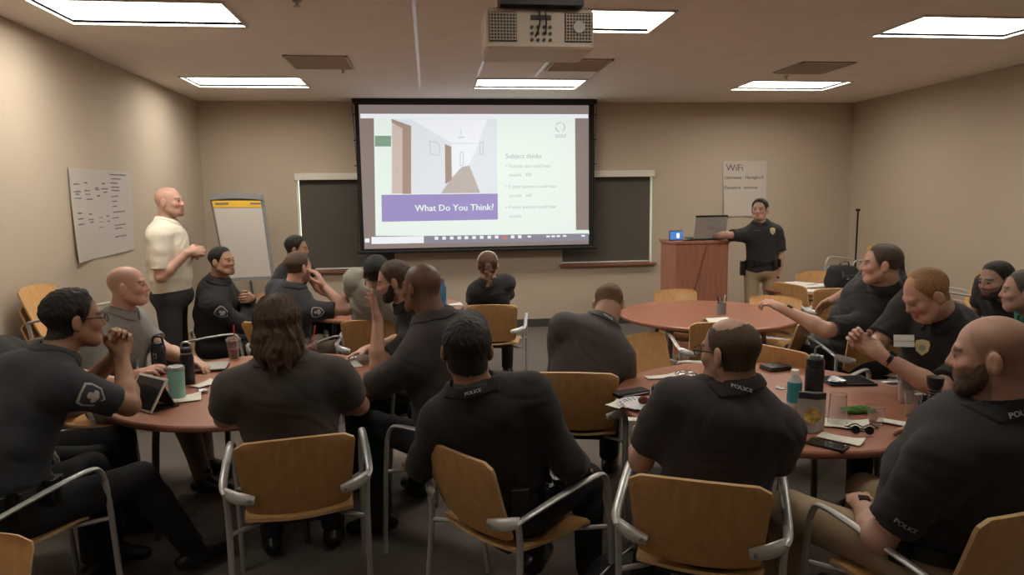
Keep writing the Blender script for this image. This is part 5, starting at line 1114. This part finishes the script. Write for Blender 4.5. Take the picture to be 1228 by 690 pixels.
# ---- table by the screen
t = thing('coffee_cup', 'paper coffee cup with white lid and brown sleeve on the table by the screen', 'cup', on(411, 368)+V(0, -.35, 0)); MB().lathe((0, 0, 0), [(.001, 0), (.030, 0), (.042, .125), (.001, .125)], 28).build('cup', 'white', t); MB().lathe((0, 0, 0), [(.0335, .03), (.0395, .09)], 28).build('sleeve', 'coffee', t); MB().lathe((0, 0, .125), [(.044, -.003), (.044, .006), (.038, .016), (.001, .017)], 28).build('lid', 'white', t)
clear_cup(up3((-.70, 6.28), z0), 'clear cup with a tall red straw behind the paper coffee cup', .12, .032, .044, liquid=('tea', .4), st=(.0, .0, .24))
t = thing('water_bottle', 'blue water bottle with purple cap beside the ponytailed woman', 'bottle', up3((.11, 6.62), z0), 0, 'drink bottles'); MB().lathe((0, 0, 0), [(.001, 0), (.036, 0), (.038, .006), (.038, .17), (.020, .22), (.001, .222)], 28).build('body', 'bluebottle', t); M['purple'] = mat('purple_cap', (.10, .05, .12), .4); MB().lathe((0, 0, .218), [(.021, 0), (.021, .03), (.012, .045), (.001, .046)], 20).build('cap', 'purple', t)
napkin(544, 366, .16, .12, .2, 'white napkin beside the blue water bottle', 1, m='white')
t = thing('dark_hat', 'dark rounded hat resting on the table beside the coffee cup', 'hat', up3((-.80, 6.55), z0), .3); G = Field(V(-.12, -.12, 0), V(.12, .2, .16), .006); G.ell((0, 0, .02), (.095, .10, .11), I3, .01); G.cone((-.05, .09, .01), (.05, .09, .01), .012, .012, .01); G.ell((0, .12, .012), (.07, .06, .008), I3, .01); g = G.grid(); G.D = np.maximum(G.D, .003-g[2]).astype(np.float32); P_, Q_ = G.mesh(); link('crown', mesh_from('crown', P_, Q_, [M['blackm']]), t)
# ---- paper-covered table
def paper(px, py, w_, d, rz, lab, dz=0):
    o = MB().sheet(lambda u, v: (V((u-.5)*w_, (v-.5)*d, .004+.004*math.sin(6*u)*v), V(0, 0, 1)), 8, 4, .003).build('paper_sheet', 'white'); o.location = on(px, py)+V(0, 0, dz); o.rotation_euler = (0, 0, rz); tag(o, lab, 'paper', 'papers on the corner table')
paper(975, 343, .42, .28, .1, 'large white paper spread at the back of the corner table'); paper(978, 349, .30, .21, -.1, 'white paper at the front edge of the corner table'); paper(960, 341, .22, .28, .5, 'white paper lying partly under the large sheet on the corner table', .008)
bp_ = up3((4.42, 6.86), z0); t = thing('backpack', 'black backpack with flap and straps standing on the corner table', 'backpack', bp_, .15)
G = Field(V(-.24, -.16, 0), V(.24, .18, .36), .008); G.ell((0, 0, .12), (.20, .115, .13), I3, .05); G.cone((-.12, 0, .07), (.12, 0, .07), .085, .085, .06); G.cone((-.11, 0, .20), (.12, 0, .19), .06, .055, .05); g = G.grid(); G.D += wrinkle(g, .018, 3, 1.3).astype(np.float32); G.D = np.maximum(G.D, .002-g[2]).astype(np.float32)
P_, Q_ = G.mesh(); link('bag_body', mesh_from('bag_body', P_, Q_, [M['blackm']]), t)
MB().box((0, -.115, .10), (.24, .05, .13), bev=.03).build('front_pocket', 'blackm', t); MB().tube([(-.06, -.02, .25), (-.04, -.02, .295), (.04, -.02, .295), (.06, -.02, .24)], .010, 8, sub=5, flat=.5).build('carry_handle', 'black', t)
for s_ in (-1, 1): MB().tube([(s_*.10, -.11, .21), (s_*.12, -.15, .12), (s_*.11, -.12, .03)], .010, 8, sub=5, flat=.4).build('strap', 'black', t)
MB().box((-.06, -.146, .13), (.03, .01, .02), bev=.004).build('buckle', 'greyp', t)
# ---- bags on the floor
def floorbag(loc, rz, k, lab):
    t = thing('duffel_bag', lab, 'bag', loc, rz, 'dark bags on the floor'); G = Field(V(-.30, -.2, 0)*k, V(.30, .2, .4)*k, .010); G.cone(V(-.15, 0, .14)*k, V(.15, 0, .14)*k, .135*k, .135*k, .05); g = G.grid(); G.D += wrinkle(g, .03, 8, 1).astype(np.float32); G.D = np.maximum(G.D, .002-g[2]).astype(np.float32); P_, Q_ = G.mesh(); link('bag_body', mesh_from('bag_body', P_, Q_, [M['blackm']]), t)
    MB().tube([V(-.08, -.10, .22)*k, V(-.05, -.10, .36)*k, V(.05, -.10, .36)*k, V(.08, -.10, .22)*k], .012, 8, sub=5).build('handle', 'black', t); MB().tube([V(-.2, 0, .272)*k, V(0, 0, .282)*k, V(.2, 0, .272)*k], .005, 6).build('zip', 'steel', t)
floorbag((.76, 2.62, 0), .8, .95, 'black bag on the floor between the middle foreground man and the crowded table')
t = thing('waste_bin', 'grey round bin under the cleared round table', 'bin', (1.93, 5.05, 0)); MB().lathe((0, 0, 0), [(.001, .004), (.11, .004), (.14, .27), (.145, .275), (.135, .27), (.105, .01), (.001, .01)], 28).build('bin', 'greyp', t)
MB().lathe((0, 0, 0), [(.146, .262), (.152, .268), (.150, .285), (.14, .285)], 28).build('rim', 'black', t)
tag(chair0, cat='chair')
